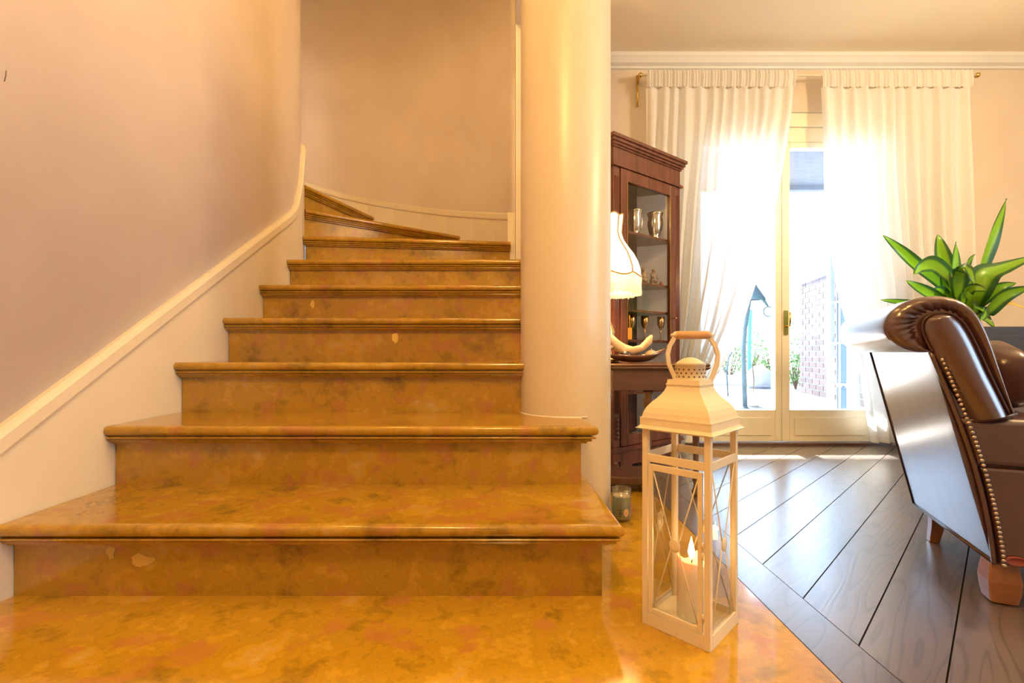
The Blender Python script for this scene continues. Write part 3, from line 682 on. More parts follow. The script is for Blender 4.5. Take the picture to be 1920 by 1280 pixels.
for x0, x1 in ((0, .048), (W_-.048, W_)):
    pl = obj('pilaster', B().box(x0, x1, 0, .03, .128, 1.548), 'mahogany', cab, .002)
    fb = B()
    for k in range(3): fb.tube([(x0+.012+.012*k, .001, .30), (x0+.012+.012*k, .001, 1.5)], .0045, 8)
    for k in range(5): fb.lathe([(.006, 0), (.014, .006), (.014, .012), (.006, .018)], 12, (x0+.024, -.002, .17+.022*k))
    obj('fluting', fb, 'mahogany', pl)
dl = empty('cabinet_door'); dl.parent = cab
dx0, dx1 = .052, W_-.052; g0, g1 = .098, W_-.10
obj('stile', B().box(dx0, g0, -.006, .016, .13, 1.546), 'mahogany', dl, .003); obj('stile', B().box(g1, dx1, -.006, .016, .13, 1.546), 'mahogany', dl, .003)
obj('rail', B().box(g0, g1, -.006, .016, .13, .185), 'mahogany', dl, .003); obj('rail', B().box(g0, g1, -.006, .016, 1.485, 1.546), 'mahogany', dl, .003)
obj('pane', B().box(g0, g1, .004, .007, .185, 1.485), 'cabglass', dl)
obj('bead', B().box(g0, g0+.004, -.008, -.004, .185, 1.485).box(g1-.004, g1, -.008, -.004, .185, 1.485), 'brass', dl)
obj('key', B().tube([(g1+.02, -.006, .80), (g1+.02, -.026, .80)], .003, 6).tube([(g1+.012, -.026, .80), (g1+.028, -.026, .80)], .005, 8), 'brass', dl)
SHZ = [1.245, .985, .835, .675, .40]
for z in SHZ: obj('shelf', B().prism([(.014, .02), (W_-.016, .02), (W_-.018, .034), (.438, .203), (.102, .203), (.014, .034)], z-.012, z), 'mahogany', cab)
def cabpt(px, dep):
    k = (px-CX)/F  # point on line y=dep in cabinet frame
    lo, hi = 0.0, W_
    for _ in range(40):
        m_ = (lo+hi)/2; q = CM @ Vector((m_, dep, 0))
        if q.x/q.y < k: lo = m_
        else: hi = m_
    q = CM @ Vector(((lo+hi)/2, dep, 0)); return q
# contents
def jug(px, dep, sc, label):
    q = cabpt(px, dep); t = thing('silver_jug', label, 'jug', (q.x, q.y, SHZ[0]+.0005), az, 'silver in the cabinet')
    prof = [(.026, 0), (.030, .004), (.022, .012), (.030, .03), (.040, .07), (.042, .10), (.038, .13), (.044, .15), (.047, .158), (.042, .157), (.036, .13), (.03, .05)]
    b = B().lathe([(r*sc, z*sc) for r, z in prof], 28, caps=False)
    b.v = [(x*(1+.05*math.cos(14*math.atan2(y, x))), y*(1+.05*math.cos(14*math.atan2(y, x))), z) for x, y, z in b.v]
    obj('body', b, 'silver', t)
    obj('handle', B().tube([(.040*sc, 0, .135*sc), (.068*sc, 0, .14*sc), (.074*sc, 0, .10*sc), (.062*sc, 0, .06*sc), (.038*sc, 0, .05*sc)], .004*sc, 8), 'silver', t)
jug(1190, .075, .88, 'smaller silver jug on the top cabinet shelf, above the table lamp')
jug(1228, .055, .92, 'larger silver jug on the top cabinet shelf by the curtain')
def figurine(px, dep, m, h, label, wide):
    q = cabpt(px, dep); t = thing('figurine', label, 'figurine', (q.x, q.y, SHZ[1]+.0005), az, 'small figures on the middle cabinet shelf')
    obj('stand', B().box(-.026*wide, .026*wide, -.014, .014, 0, .008), 'figa', t, .002)
    b = B().lathe([(.018*wide, .008), (.021*wide, .02), (.015*wide, h*.45), (.018*wide, h*.62), (.012, h*.72), (.006, h*.76)], 16)
    b.tube([(-.016*wide, 0, h*.66), (-.023*wide, -.006, h*.48), (-.010*wide, -.014, h*.38)], [.006, .006, .005], 8); b.tube([(.016*wide, 0, h*.66), (.024*wide, -.004, h*.48), (.014*wide, -.014, h*.36)], [.006, .006, .005], 8)
    b.tube([(-.008*wide, -.006, h*.3), (-.009*wide, -.02, h*.22), (-.009*wide, -.02, .012)], .006, 8); b.tube([(.008*wide, -.006, h*.3), (.009*wide, -.02, h*.22), (.009*wide, -.02, .012)], .006, 8)
    obj('body', b, m, t)
    obj('head', B().ball((0, -.002, h*.86), h*.12, 12, 8).ball((0, -.002-h*.115, h*.85), h*.025, 6, 4), 'figa', t)
figurine(1205, .06, 'figa', .092, 'ochre figurine close to the lamp shade on the middle cabinet shelf', 1.25)
figurine(1225, .045, 'figb', .092, 'dark jacketed figurine on the middle cabinet shelf', 1.0)
q = cabpt(1240, .04); tag(obj('red_trinket', B().lathe([(.011, 0), (.012, .006), (.010, .014), (.004, .022), (.002, .026)], 14, (q.x, q.y, SHZ[1]+.0005)), 'redfig'), 'tiny red figure beside the dark figurine', 'trinket')
def goblet(px, dep, label):
    q = cabpt(px, dep); t = thing('goblet', label, 'goblet', (q.x, q.y, SHZ[3]+.0005), 0, 'copper goblets on the lower cabinet shelf')
    obj('bowl', B().lathe([(.003, .066), (.012, .070), (.019, .085), (.021, .105), (.0205, .135), (.0185, .135), (.018, .10), (.008, .08)], 20, caps=False), 'copper', t)
    obj('stem', B().lathe([(.0032, .004), (.0028, .03), (.004, .045), (.003, .066)], 12), 'copper', t)
    obj('foot', B().lathe([(.018, 0), (.018, .002), (.006, .005)], 18), 'copper', t)
goblet(1209, .06, 'copper goblet standing behind the driftwood tip'); goblet(1239, .045, 'copper goblet beside the cabinet stile that holds the key'); goblet(1184, .07, 'copper goblet with greenery beside the orange tag')
q = cabpt(1187, .1); sp_ = thing('greenery_sprig', 'small sprig of green leaves in the cabinet', 'sprig', (q.x, q.y, SHZ[3]+.0005))
lb = B(); rnd = random.Random(5)
for k in range(11):
    a = rnd.uniform(0, 2*PI); c = Vector((.016*math.cos(a)*rnd.random(), .012*math.sin(a)*rnd.random(), .09+.035*rnd.random())); dv = Vector((math.cos(a), .6*math.sin(a), .5)).normalized()*.026; qv = dv.cross(Vector((0, 0, 1))).normalized()*.006
    lb.add([c, c+dv*.5+qv, c+dv, c+dv*.5-qv], [(0, 1, 2, 3)])
o_ = obj('leaves', lb, 'bush', sp_, fix=False); o_['kind'] = 'stuff'
obj('stems', B().tube([(0, 0, 0), (.004, 0, .07), (-.006, 0, .12)], .0015, 6).tube([(0, 0, 0), (-.006, 0, .06), (.008, .005, .11)], .0015, 6), 'bark', sp_)
tg = thing('key_tag', 'orange tag hanging on the cabinet door glass', 'tag', (0, 0, 0)); q = CM @ Vector((.112, -.010, 0))
obj('cord', B().tube([(q.x, q.y, .80), (q.x+.002, q.y, .73)], .0022, 6), 'orange', tg)
obj('tag_body', B().box(q.x-.012, q.x+.012, q.y-.002, q.y+.002, .675, .735), 'orange', tg, .003)
q = cabpt(1205, .08)
dsh = B().lathe([(.02, 0), (.045, .006), (.07, .022), (.072, .024), (.06, .018), (.02, .006)], 24, (q.x, q.y, .1405)); tag(obj('silver_dish', dsh, 'silver'), 'shallow silver dish in the bottom of the cabinet', 'dish')

# ------------------------------------------------------------------ lamp table
tb_ = thing('side_table', 'dark walnut side table with turned legs beside the column', 'table', (0, 0, 0))
TX0, TX1, TY0, TY1, TZ = .402, .822, 1.94, 2.29, .562
obj('table_top', B().sweep([(TX0, TY1), (TX0, TY0), (TX1, TY0), (TX1, TY1)], [(-.03, 0), (-.006, 0), (0, -.006), (-.004, -.012), (.0, -.018), (-.008, -.026), (-.03, -.026)], TZ).box(TX0+.02, TX1-.02, TY0+.02, TY1, TZ-.026, TZ), 'walnut', tb_)
obj('apron', B().box(TX0+.018, TX1-.018, TY0+.016, TY0+.034, .450, TZ-.026).box(TX0+.018, TX1-.018, TY1-.034, TY1-.016, .450, TZ-.026).box(TX1-.036, TX1-.018, TY0+.034, TY1-.034, .450, TZ-.026).box(TX0+.018, TX0+.036, TY0+.034, TY1-.034, .450, TZ-.026), 'walnut', tb_, .002)
tl_ = [(.010, 0), (.017, .006), (.020, .02), (.012, .034), (.009, .05), (.015, .07), (.010, .09), (.012, .20), (.016, .30), (.011, .345), (.010, .36), (.022, .385), (.024, .405), (.014, .425), (.022, .435), (.022, .4495)]
for x, y in ((.578, 1.99), (.778, 1.985), (.455, 2.245), (.778, 2.245)): obj('leg', B().lathe(tl_, 18, (x, y, 0)), 'walnut', tb_)
sh = [(.412, 2.03), (.47, 2.018), (.54, 2.018), (.60, 2.005), (.625, 2.02), (.625, 2.20), (.58, 2.215), (.5, 2.205), (.412, 2.215)]
obj('base_platform', B().prism(sh, .035, .075), 'walnut', tb_, .008)
for x, y in ((.44, 2.06), (.60, 2.04), (.44, 2.18), (.60, 2.18)): obj('bun_foot', B().lathe([(.014, 0), (.020, .012), (.018, .028), (.014, .035)], 14, (x, y, 0)), 'walnut', tb_)
# lamp
LX, LY = xat(1139, 2.12), 2.12
lp = thing('table_lamp', 'lit table lamp with cream fringed bell shade trimmed in gold', 'lamp', (LX, LY, TZ+.0005))
def lz(py): return zat(py, LY)-TZ
obj('lamp_base', B().lathe([(.06, 0), (.062, .012), (.045, .022), (.02, .04), (.014, .07), (.028, .10), (.032, .14), (.018, .18), (.010, .20), (.010, lz(520))], 24), 'brass', lp)
K_ = LY/F
shp = [(28, 410), (26, 425), (25, 438), (29, 452), (38, 466), (48, 480), (55, 494), (59.5, 508), (60.5, 520)]
SEG = 72
def scal(a): return abs(math.sin(4*a+.55))
def shade_pts(extra=0):
    vs = []
    rows = shp
    for j, (r, py) in enumerate(rows):
        for k in range(SEG):
            a = 2*PI*k/SEG; rr = r*(1+.045*(scal(a)-.5)); z = lz(py)
            if j >= len(rows)-2: z -= (scal(a)-.5)*.016*(j-len(rows)+3)/2
            if j == 0: z += scal(a)*.012
            vs.append(((rr*K_+extra)*math.cos(a), (rr*K_+extra)*math.sin(a), z))
    return vs
n = len(shp)
obj('lamp_shade', B().add(shade_pts(), [(i*SEG+k, i*SEG+(k+1) % SEG, (i+1)*SEG+(k+1) % SEG, (i+1)*SEG+k) for i in range(n-1) for k in range(SEG)], True), 'shade', lp, fix=False)
sv = shade_pts(.0015); br = B()
kk = [round((PI*m_-.55)/4/(2*PI)*SEG) % SEG for m_ in range(8)]
for k in kk: br.tube([sv[j*SEG+k] for j in range(n)], .0032, 6)
br.tube([sv[(n-1)*SEG+k % SEG] for k in range(SEG+1)], .0032, 6); br.tube([sv[k % SEG] for k in range(SEG+1)], .0028, 6)
obj('braid_trim', br, 'braid', lp)
fr = B(); rnd = random.Random(11); last = shade_pts()[(n-1)*SEG:]
for k in range(150):
    a = 2*PI*k/150; v = last[int(k*SEG/150) % SEG]; r = math.hypot(v[0], v[1]); zb = lz(556)+.006*scal(a)+rnd.uniform(-.003, .003)
    fr.tube([(r*math.cos(a), r*math.sin(a), v[2]), ((r-.002)*math.cos(a), (r-.002)*math.sin(a), (v[2]+zb)/2), (r*math.cos(a), r*math.sin(a), zb)], .0026, 4)
o_ = obj('fringe', fr, 'fringe', lp); o_['kind'] = 'stuff'
bu = light('table_lamp_bulb', 'POINT', (LX, LY, zat(480, LY)), 18.0, (1, .62, .26), .03)
# wooden crescent bowl with driftwood and balls
bc = Vector((.565, 2.03, TZ))
bw_ = thing('crescent_bowl', 'dark wooden crescent bowl with pointed tip on the table', 'bowl', tuple(bc))
vs = []; NU, NV = 28, 12
for i in range(NU+1):
    u = i/NU*2-1; wdt = .055*max(.03, (1-abs(u)**2.2)); zc = .004+.062*abs(u)**2.6*(1 if u > 0 else .55); x = u*.135-.03
    for j in range(NV+1):
        th_ = PI*j/NV; vs.append((x, -wdt*math.cos(th_), zc+.030*(1-math.sin(th_))*(1-abs(u)**3)))
W = NV+1; obj('bowl_body', B().add(vs, [(i*W+j, i*W+j+1, (i+1)*W+j+1, (i+1)*W+j) for i in range(NU) for j in range(NV)], True), 'bowl', bw_, fix=False).modifiers.new('t', 'SOLIDIFY').thickness = .006
dw = B().tube([(-.19, 0, .085), (-.15, 0, .105), (-.115, 0, .082), (-.08, .0, .056), (-.04, 0, .052), (0, 0, .068), (.028, 0, .092), (.040, 0, .118)], [.010, .026, .024, .019, .020, .019, .015, .006], 12)
dw.tube([(-.12, .0, .08), (-.15, -.02, .06), (-.17, -.02, .05)], [.016, .012, .006], 8)
dw.v = [(x, y+.006*math.sin(60*x+z*90), z+.006*math.sin(75*x+40*y)+.003*math.sin(160*x)) for x, y, z in dw.v]
dwo = obj('driftwood', dw, 'drift'); dwo.location = (bc.x, bc.y, bc.z+.001); tag(dwo, 'pale twisted driftwood branch lying in the dark bowl', 'driftwood')
for x, y, z, r, m, lab in ((.037, 0, .036, .024, 'egg', 'cream glossy ball in the crescent bowl'), (-.075, -.012, .034, .022, 'black', 'black glossy ball under the driftwood'), (-.022, -.022, .024, .016, 'black', 'small black ball under the driftwood bend')):
    tag(obj('decor_ball', B().ball((bc.x+x, bc.y+y, bc.z+z), r, 16, 10, (1.15, 1, .9)).lathe([(.002, 0), (.003, .004), (.001, .006)], 6, (bc.x+x, bc.y+y, bc.z+z+r*.88)), m), lab, 'ball')

# ------------------------------------------------------------------ glass jar candle on the floor
p = fl(1165, 974)
jr = thing('jar_candle', 'tall printed glass candle jar on the floor by the column', 'candle jar', (p.x, p.y, 0))
jh = (974-914)*p.y/F; r_ = 17.5*p.y/F
obj('glass', B().lathe([(r_*.9, 0), (r_, .004), (r_, jh), (r_-.002, jh), (r_-.002, .008), (.001, .007)], 28, caps=False), 'jar', jr)
obj('printed_sleeve', B().lathe([(r_-.0025, .014), (r_-.0025, jh*.76)], 28, caps=False), 'jarprint', jr)
obj('wax', B().lathe([(.001, .009), (r_-.004, .009), (r_-.004, jh*.78), (.001, jh*.76)], 24, caps=False), 'jarwax', jr)
mo = []
for k in range(16):
    a = 2*PI*k/16; x = .010+.009*math.cos(a); z = .036+.014*math.sin(a); mo.append((x, -math.sqrt((r_+.0006)**2-x*x), z))
obj('motif', B().add(mo, [tuple(range(16))]), 'jarpink', jr, fix=False)
lnm = B()
for k in range(4):
    z = .022+.007*k; lnm.box(-.017, -.006, -r_*.96-.0008, -r_*.96+.003, z, z+.0022)
obj('lettering', lnm, 'hole', jr)

# ------------------------------------------------------------------ white lantern
ln = thing('lantern', 'tall white metal lantern with wooden grip standing on marble', 'lantern', (.4016, 1.0587, 0), PI/4)
h_ = .0765; pw = .013
for sx in (-1, 1):
    for sy in (-1, 1):
        xa, ya = (sx*h_, sx*(h_-pw)), (sy*h_, sy*(h_-pw))
        obj('post', B().box(min(xa), max(xa), min(ya), max(ya), 0, .447), 'lantern', ln, .0012)
def side_boxes(z0, z1, t=.004):
    b = B(); i = h_-pw
    b.box(-i, i, -h_, -h_+t, z0, z1); b.box(-i, i, h_-t, h_, z0, z1); b.box(-h_, -h_+t, -i, i, z0, z1); b.box(h_-t, h_, -i, i, z0, z1); return b
obj('bottom_rail', side_boxes(.0, .030), 'lantern', ln, .001)
obj('upper_rail', side_boxes(.366, .384), 'lantern', ln, .001)
obj('top_rail', side_boxes(.436, .447), 'lantern', ln)
obj('tray', B().box(-h_+.004, h_-.004, -h_+.004, h_-.004, .008, .014), 'lantern', ln)
prof = [(.0874, .441), (.083, .443), (.080, .447), (.0796, .462), (.0772, .464), (.0745, .475), (.0694, .487), (.062, .497), (.0528, .507), (.0455, .516), (.0409, .524), (.038, .532), (.0371, .541), (.036, .549)]
rb = B(); vs = []
for r, z in prof:
    for k in range(4):
        a = PI/4+k*PI/2; vs.append((r*math.sqrt(2)*math.cos(a), r*math.sqrt(2)*math.sin(a), z))
n = len(prof); rb.add(vs, [(i*4+k, i*4+(k+1) % 4, (i+1)*4+(k+1) % 4, (i+1)*4+k) for i in range(n-1) for k in range(4)]+[((n-1)*4, (n-1)*4+1, (n-1)*4+2, (n-1)*4+3)])
ro = obj('roof', rb, 'lantern', ln); md = ro.modifiers.new('s', 'SOLIDIFY'); md.thickness = .0015
rib = B()
for r, z in ((.0790, .463), (.0376, .538)): rib.sweep([(-r, -r), (-r, r), (r, r), (r, -r), (-r, -r)], [(-.0012, -.0015), (.0012, -.0015), (.0012, .0015), (-.0012, .0015)], z)
obj('roof_rib', rib, 'lantern', ro)
vr = .0325
vt = obj('vent', B().lathe([(vr, .548), (vr, .580), (vr+.0015, .5805), (vr+.0015, .583)], 36, caps=False), 'lantern', ln)
obj('vent_cap', B().lathe([(vr+.002, .582), (.026, .589), (.016, .595), (.006, .598), (.001, .5985)], 32), 'lantern', vt)
hb = B()
for rr in range(3):
    for k in range(18):
        a = 2*PI*(k+.5*(rr % 2))/18; z = .5555+.008*rr; ca, sa = math.cos(a), math.sin(a)
        hb.tube([(ca*(vr-.002), sa*(vr-.002), z), (ca*(vr+.0006), sa*(vr+.0006), z)], .0019, 8, False)
o_ = obj('vent_holes', hb, 'hole', vt); o_['kind'] = 'stuff'
# carrying handle (plane across the picture: local diagonal)
ux = Vector((math.cos(-PI/4), math.sin(-PI/4), 0))
def hp(px, py): return ux*((px-1294)*1.0587/F)+Vector((0, 0, zat(py, 1.0587)))
hb_ = empty('carrying_handle'); hb_.parent = ln
for side in ([(1268, 714), (1262, 700), (1254, 682), (1252, 664), (1256, 648), (1263, 636), (1266, 628)], [(1331, 716), (1337, 702), (1344, 684), (1346, 664), (1341, 648), (1334, 637), (1330, 628)]):
    pts = [hp(*q) for q in side]; sv = []; vv = Vector((ux.y*-1, ux.x, 0))
    b = B(); vs = []
    for i, pp in enumerate(pts):
        t = (pts[min(i+1, 6)]-pts[max(i-1, 0)]).normalized(); nn = t.cross(vv).normalized()
        for a, c in ((-.0042, -.0035), (.0042, -.0035), (.0042, .0035), (-.0042, .0035)): vs.append(pp+nn*a+vv*c)
    b.add(vs, [(i*4+k, i*4+(k+1) % 4, (i+1)*4+(k+1) % 4, (i+1)*4+k) for i in range(6) for k in range(4)]+[(0, 1, 2, 3), (27, 26, 25, 24)])
    obj('strap', b, 'lantern', hb_)
g = [hp(1266, 628), hp(1270, 628), hp(1298, 628), hp(1326, 628), hp(1330, 628)]
obj('grip', B().tube(g, [.0085, .0092, .0094, .0092, .0085], 18), 'grip', hb_)
obj('end_cap', B().tube([hp(1258, 628), hp(1262, 628), hp(1266, 628)], [.003, .0045, .0085], 14), 'lantern', hb_); obj('end_cap', B().tube([hp(1330, 628), hp(1334, 628), hp(1338, 628)], [.0085, .0045, .003], 14), 'lantern', hb_)
# side infill: wire crosses, medallions and panes; the left face is the little door
zc0, zc1 = .032, .364; wi = h_-pw-.002
def face_mtx(k): return Matrix.Rotation(k*PI/2, 4, 'Z')
def infill(k, parent, ins, z0, z1, off):
    m_ = face_mtx(k); y = -h_+off
    def tr(b): b.v = [tuple(m_ @ Vector(v)) for v in b.v]; return b
    obj('wire', tr(B().tube([(-ins, y, z0), (-.006, y, (z0+z1)/2), (0, y, (z0+z1)/2+.002)], .0014, 6).tube([(0, y, (z0+z1)/2), (.006, y, (z0+z1)/2), (ins, y, z1)], .0014, 6)), 'lantern', parent)
    obj('wire', tr(B().tube([(ins, y, z0), (.006, y, (z0+z1)/2)], .0014, 6).tube([(-.006, y, (z0+z1)/2), (-ins, y, z1)], .0014, 6)), 'lantern', parent)
    zc = (z0+z1)/2; md_ = []
    for rr, yy in ((.0125, -.0005), (.011, -.0032), (.006, -.0042)):
        for q in range(20): a = 2*PI*q/20; md_.append((rr*math.cos(a), y+yy, zc+rr*1.22*math.sin(a)))
    obj('medallion', tr(B().add(md_, [(i*20+q, i*20+(q+1) % 20, i*20+20+(q+1) % 20, i*20+20+q) for i in range(2) for q in range(20)]+[tuple(range(40, 60)), tuple(range(19, -1, -1))], True)), 'lantern', parent)
    obj('pane', tr(B().box(-ins, ins, y+.004, y+.0052, z0, z1)), 'langlass', parent)
# local faces: k=0 -> -y face; after +45 deg it looks right-front; k=3 -> -x face looks left-front (door)
for k in (0, 1, 2): infill(k, ln, wi, .030, .366, .003)
ld = empty('lantern_door'); ld.parent = ln
m3 = face_mtx(3); fr_ = B(); y0, y1 = -h_-.0015, -h_+.004; a_ = wi-.001; bwid = .010
fr_.box(-a_, -a_+bwid, y0, y1, .033, .362); fr_.box(a_-bwid, a_, y0, y1, .033, .362); fr_.box(-a_+bwid, a_-bwid, y0, y1, .033, .043); fr_.box(-a_+bwid, a_-bwid, y0, y1, .348, .362)
fr_.v = [tuple(m3 @ Vector(v)) for v in fr_.v]; obj('door_frame', fr_, 'lantern', ld, .0008)
infill(3, ld, a_-bwid, .043, .348, .002)
hg = B()
for z in (.185, .205, .06): hg.tube([(a_+.0015, -h_-.002, z), (a_+.0015, -h_-.002, z+.014)], .0024, 8)
hg.v = [tuple(m3 @ Vector(v)) for v in hg.v]; obj('hinge', hg, 'lantern', ld)
# candle inside
cd = thing('pillar_candle', 'lit cream pillar candle inside the white lantern', 'candle', (.4046, 1.0587, .0145))
rc_ = .0315; ch = .128; vs = []; prof = [(rc_*.98, 0), (rc_, .004), (rc_, .05), (rc_, .09), (rc_, ch), (rc_-.003, ch+.004), (rc_-.006, ch-.004), (rc_*.5, ch-.014), (.002, ch-.016)]
for j, (r, z) in enumerate(prof):
    for k in range(36):
        a = 2*PI*k/36; zz = z+((.008*math.sin(a*2+1)+.006*math.sin(3*a)) if j in (4, 5, 6) else 0); vs.append((r*math.cos(a), r*math.sin(a), zz))
obj('wax_body', B().add(vs, [(i*36+k, i*36+(k+1) % 36, (i+1)*36+(k+1) % 36, (i+1)*36+k) for i in range(len(prof)-1) for k in range(36)]+[tuple(range(35, -1, -1))], True), 'wax', cd)
obj('wick', B().tube([(0, 0, ch-.016), (.001, 0, ch-.004), (.003, 0, ch+.006)], .0012, 6), 'wick', cd)
obj('flame', B().lathe([(.0012, ch+.001), (.006, ch+.010), (.0075, ch+.018), (.005, ch+.032), (.002, ch+.044), (.0004, ch+.052)], 14), 'flame', cd)
light('candle_flame_light', 'POINT', (.4046, 1.0587, .0145+ch+.035), .35, (1, .55, .2), .008)

# ------------------------------------------------------------------ leather chair with scrolled back
CP = Vector((1.162, 1.128, 0)); V_ = Vector((.383, .924, 0)).normalized(); U_ = Vector((-V_.y, V_.x, 0))   # U to the left/outside, V along the back
ch_ = thing('leather_chair', 'glossy burgundy brown leather chair with scrolled nail trimmed back', 'chair', (0, 0, 0))
LEN = .49
def onface(px, py, dv=0):
    d_ = Vector(((px-CX)/F, 1, -(py-HY)/F)); o_ = Vector((0, 0, H)); P_ = CP+V_*dv
    t = (P_-o_).dot(V_)/d_.dot(V_); return o_+d_*t
def uz(px, py): q = onface(px, py); return ((q-CP).dot(U_), q.z)
def P3(u, z, v): return CP+U_*u+V_*v+Vector((0, 0, z))
def spline(pts, n):
    out = []; m_ = len(pts)
    for i in range(m_-1):
        p0, p1, p2, p3 = pts[max(i-1, 0)], pts[i], pts[i+1], pts[min(i+2, m_-1)]
        for k in range(n):
            t = k/n; out.append(tuple(.5*((2*b)+(-a+c)*t+(2*a-5*b+4*c-d_)*t*t+(-a+3*b-3*c+d_)*t**3) for a, b, c, d_ in zip(p0, p1, p2, p3)))
    out.append(tuple(pts[-1])); return out
roll_px = [(1748, 660), (1722, 660), (1690, 650), (1668, 632), (1662, 610), (1672, 586), (1700, 566), (1738, 555), (1778, 555), (1812, 566), (1838, 590), (1858, 630), (1878, 690), (1905, 776)]
face_px = [(1748, 660), (1738, 642), (1730, 622), (1729, 610), (1731, 602), (1738, 594), (1750, 589), (1766, 587), (1784, 589), (1800, 599), (1814, 616), (1832, 650), (1855, 700), (1893, 778)]
roll = spline([uz(*p) for p in roll_px], 5); face = spline([uz(*p) for p in face_px], 5); N_ = len(roll)
bot = uz(1866, 1056); ctr = uz(1790, 660)
# main padded body: roll skin + outside panel extruded along V
zb_ = .10
body = [bot]+[(roll[0][0]*(1-t)+bot[0]*t, roll[0][1]*(1-t)+bot[1]*t) for t in (.66, .33)]+roll+[uz(1912, 800)]+[uz(1925, 880), (uz(1935, 1056)[0], bot[1])]
# upholstered back: extruded with rounded shoulders near both ends
vs = []; NS = 12; nb = len(body)
secs = [(.012, .985), (.020, .996), (.035, 1.0), (.12, 1.0), (.24, 1.0), (.36, 1.0), (LEN-.035, 1.0), (LEN-.02, .99), (LEN-.01, .97)]
cu = sum(p[0] for p in body)/nb; cz = sum(p[1] for p in body)/nb
for v, k in secs:
    for u, z in body: vs.append(P3(cu+(u-cu)*k, cz+(z-cz)*k, v))
ns = len(secs)
bk = B().add(vs, [(i*nb+k, i*nb+(k+1) % nb, (i+1)*nb+(k+1) % nb, (i+1)*nb+k) for i in range(ns-1) for k in range(nb)], True)
bk.add([], [])
bk.f.append(tuple((ns-1)*nb+k for k in range(nb))); bk.sm.append(False); bk.f.append(tuple(range(nb))); bk.sm.append(False)
ob = obj('back_upholstery', bk, 'leather', ch_)
ob.modifiers.new('e', 'EDGE_SPLIT').split_angle = math.radians(38)
# pleated scroll end
rings = 9; vs = []
for j in range(rings+1):
    t = j/rings
    for i in range(N_):
        a, b = roll[i], face[i]; u = a[0]+(b[0]-a[0])*t; z = a[1]+(b[1]-a[1])*t
        s_ = i/(N_-1); env = math.sin(PI*min(1, max(0, (s_+.02)*1.15)))**.6 if s_ < .85 else 0
        pl = .0095*env*math.sin(i*2.05+.7*math.sin(i*.9))*(t**1.3)*math.sin(PI*min(.97, t*.9+.08))
        v = .016-.024*math.sin(PI*(t**.8))*(.5+.5*(1-t)) + .004*t+pl
        vs.append(P3(u, z, v))
obj('pleated_scroll', B().add(vs, [(j*N_+i, j*N_+i+1, (j+1)*N_+i+1, (j+1)*N_+i) for j in range(rings) for i in range(N_-1)], True), 'leather', ch_, fix=False)
# facing panel, slightly domed
fc = [P3(*p, 0.004) for p in face]; cuz = [((face[i][0]+face[-1-i][0])/2, (face[i][1]+face[-1-i][1])/2) for i in range(N_//2)]
cols = 10
rl = spline([uz(*p) for p in [(1822, 788), (1790, 735), (1765, 690), (1748, 660), (1738, 642), (1730, 622), (1729, 610), (1733, 600), (1744, 591), (1756, 587.5)]], 4)
rr_ = spline([uz(*p) for p in [(1893, 778), (1875, 740), (1855, 700), (1832, 650), (1814, 616), (1806, 605), (1798, 597), (1787, 590), (1773, 587.5), (1758, 587.2)]], 4)
half = len(rl); vs = []
for i, (a, b) in enumerate(zip(rl, rr_)):
    for k in range(cols+1):
        t = k/cols; vs.append(P3(a[0]+(b[0]-a[0])*t, a[1]+(b[1]-a[1])*t, .005-.026*math.sin(PI*t)**.85*min(1, (half-1-i)/9)))
obj('facing_panel', B().add(vs, [(i*(cols+1)+k, i*(cols+1)+k+1, (i+1)*(cols+1)+k+1, (i+1)*(cols+1)+k) for i in range(half-1) for k in range(cols)], True), 'leather', ch_, fix=False)
obj('piping', B().tube([P3(*p, -.001) for p in face], .0028, 8), 'piping', ch_)
obj('piping', B().tube([P3(*uz(1822, 789), -.004), P3(*uz(1850, 787), -.008), P3(*uz(1880, 782), -.008), P3(*uz(1906, 775), -.002)], .003, 8), 'piping', ch_)
# lower front of the back below the facing (continues the side of the seat)
e0 = [uz(1748, 660), uz(1790, 760), uz(1820, 840), uz(1846, 930), uz(1862, 1010), uz(1868, 1058)]
edge = spline(e0, 6)
ip = [uz(1822, 788), uz(1893, 778)]
# triangular/curved leather field left of seat front
fld = [P3(u, z, .003) for u, z in edge]
seat_u = uz(2300, 800)[0]
# seat cushion (side towards the camera) and seat base
zt_ = uz(1870, 784)[1]; zm_ = uz(1870, 876)[1]; zl_ = uz(1880, 1058)[1]
def loft_block(name, prof_uz, v0, v1, m, parent, rnd=.012, uend=-.62):
    """block from the curved left edge profile running to u=uend"""
    vs = []; n_ = len(prof_uz)
    for v, ins in ((v0+rnd, 0.0), (v0+rnd*.3, .0), (v0, rnd), ):
        pass
    secs_ = [(v0, rnd), (v0+rnd*.35, rnd*.3), (v0+rnd, 0), (v1-rnd, 0), (v1-rnd*.35, rnd*.3), (v1, rnd)]
    top = max(z for _, z in prof_uz); bt = min(z for _, z in prof_uz)
    for v, ins in secs_:
        row = [(u-ins*.3, z) for u, z in prof_uz]
        ring = [(u, min(max(z, bt+ins), top-ins)) for u, z in row]
        ring += [(uend+ins, bt+ins), (uend, bt+rnd), (uend, top-rnd), (uend+ins, top-ins)]
        for u, z in ring: vs.append(P3(u, z, v))
    k_ = len(ring)
    b = B().add(vs, [(i*k_+q, i*k_+(q+1) % k_, (i+1)*k_+(q+1) % k_, (i+1)*k_+q) for i in range(5) for q in range(k_)], True)
    b.f.append(tuple(range(k_))); b.sm.append(False); b.f.append(tuple(5*k_+q for q in range(k_))); b.sm.append(False)
    o = obj(name, b, m, parent); o.modifiers.new('e', 'EDGE_SPLIT').split_angle = math.radians(50); return o
up = [p for p in edge if p[1] < zt_-.002]; up = [(up[0][0]+.004, zt_-.001)]+up
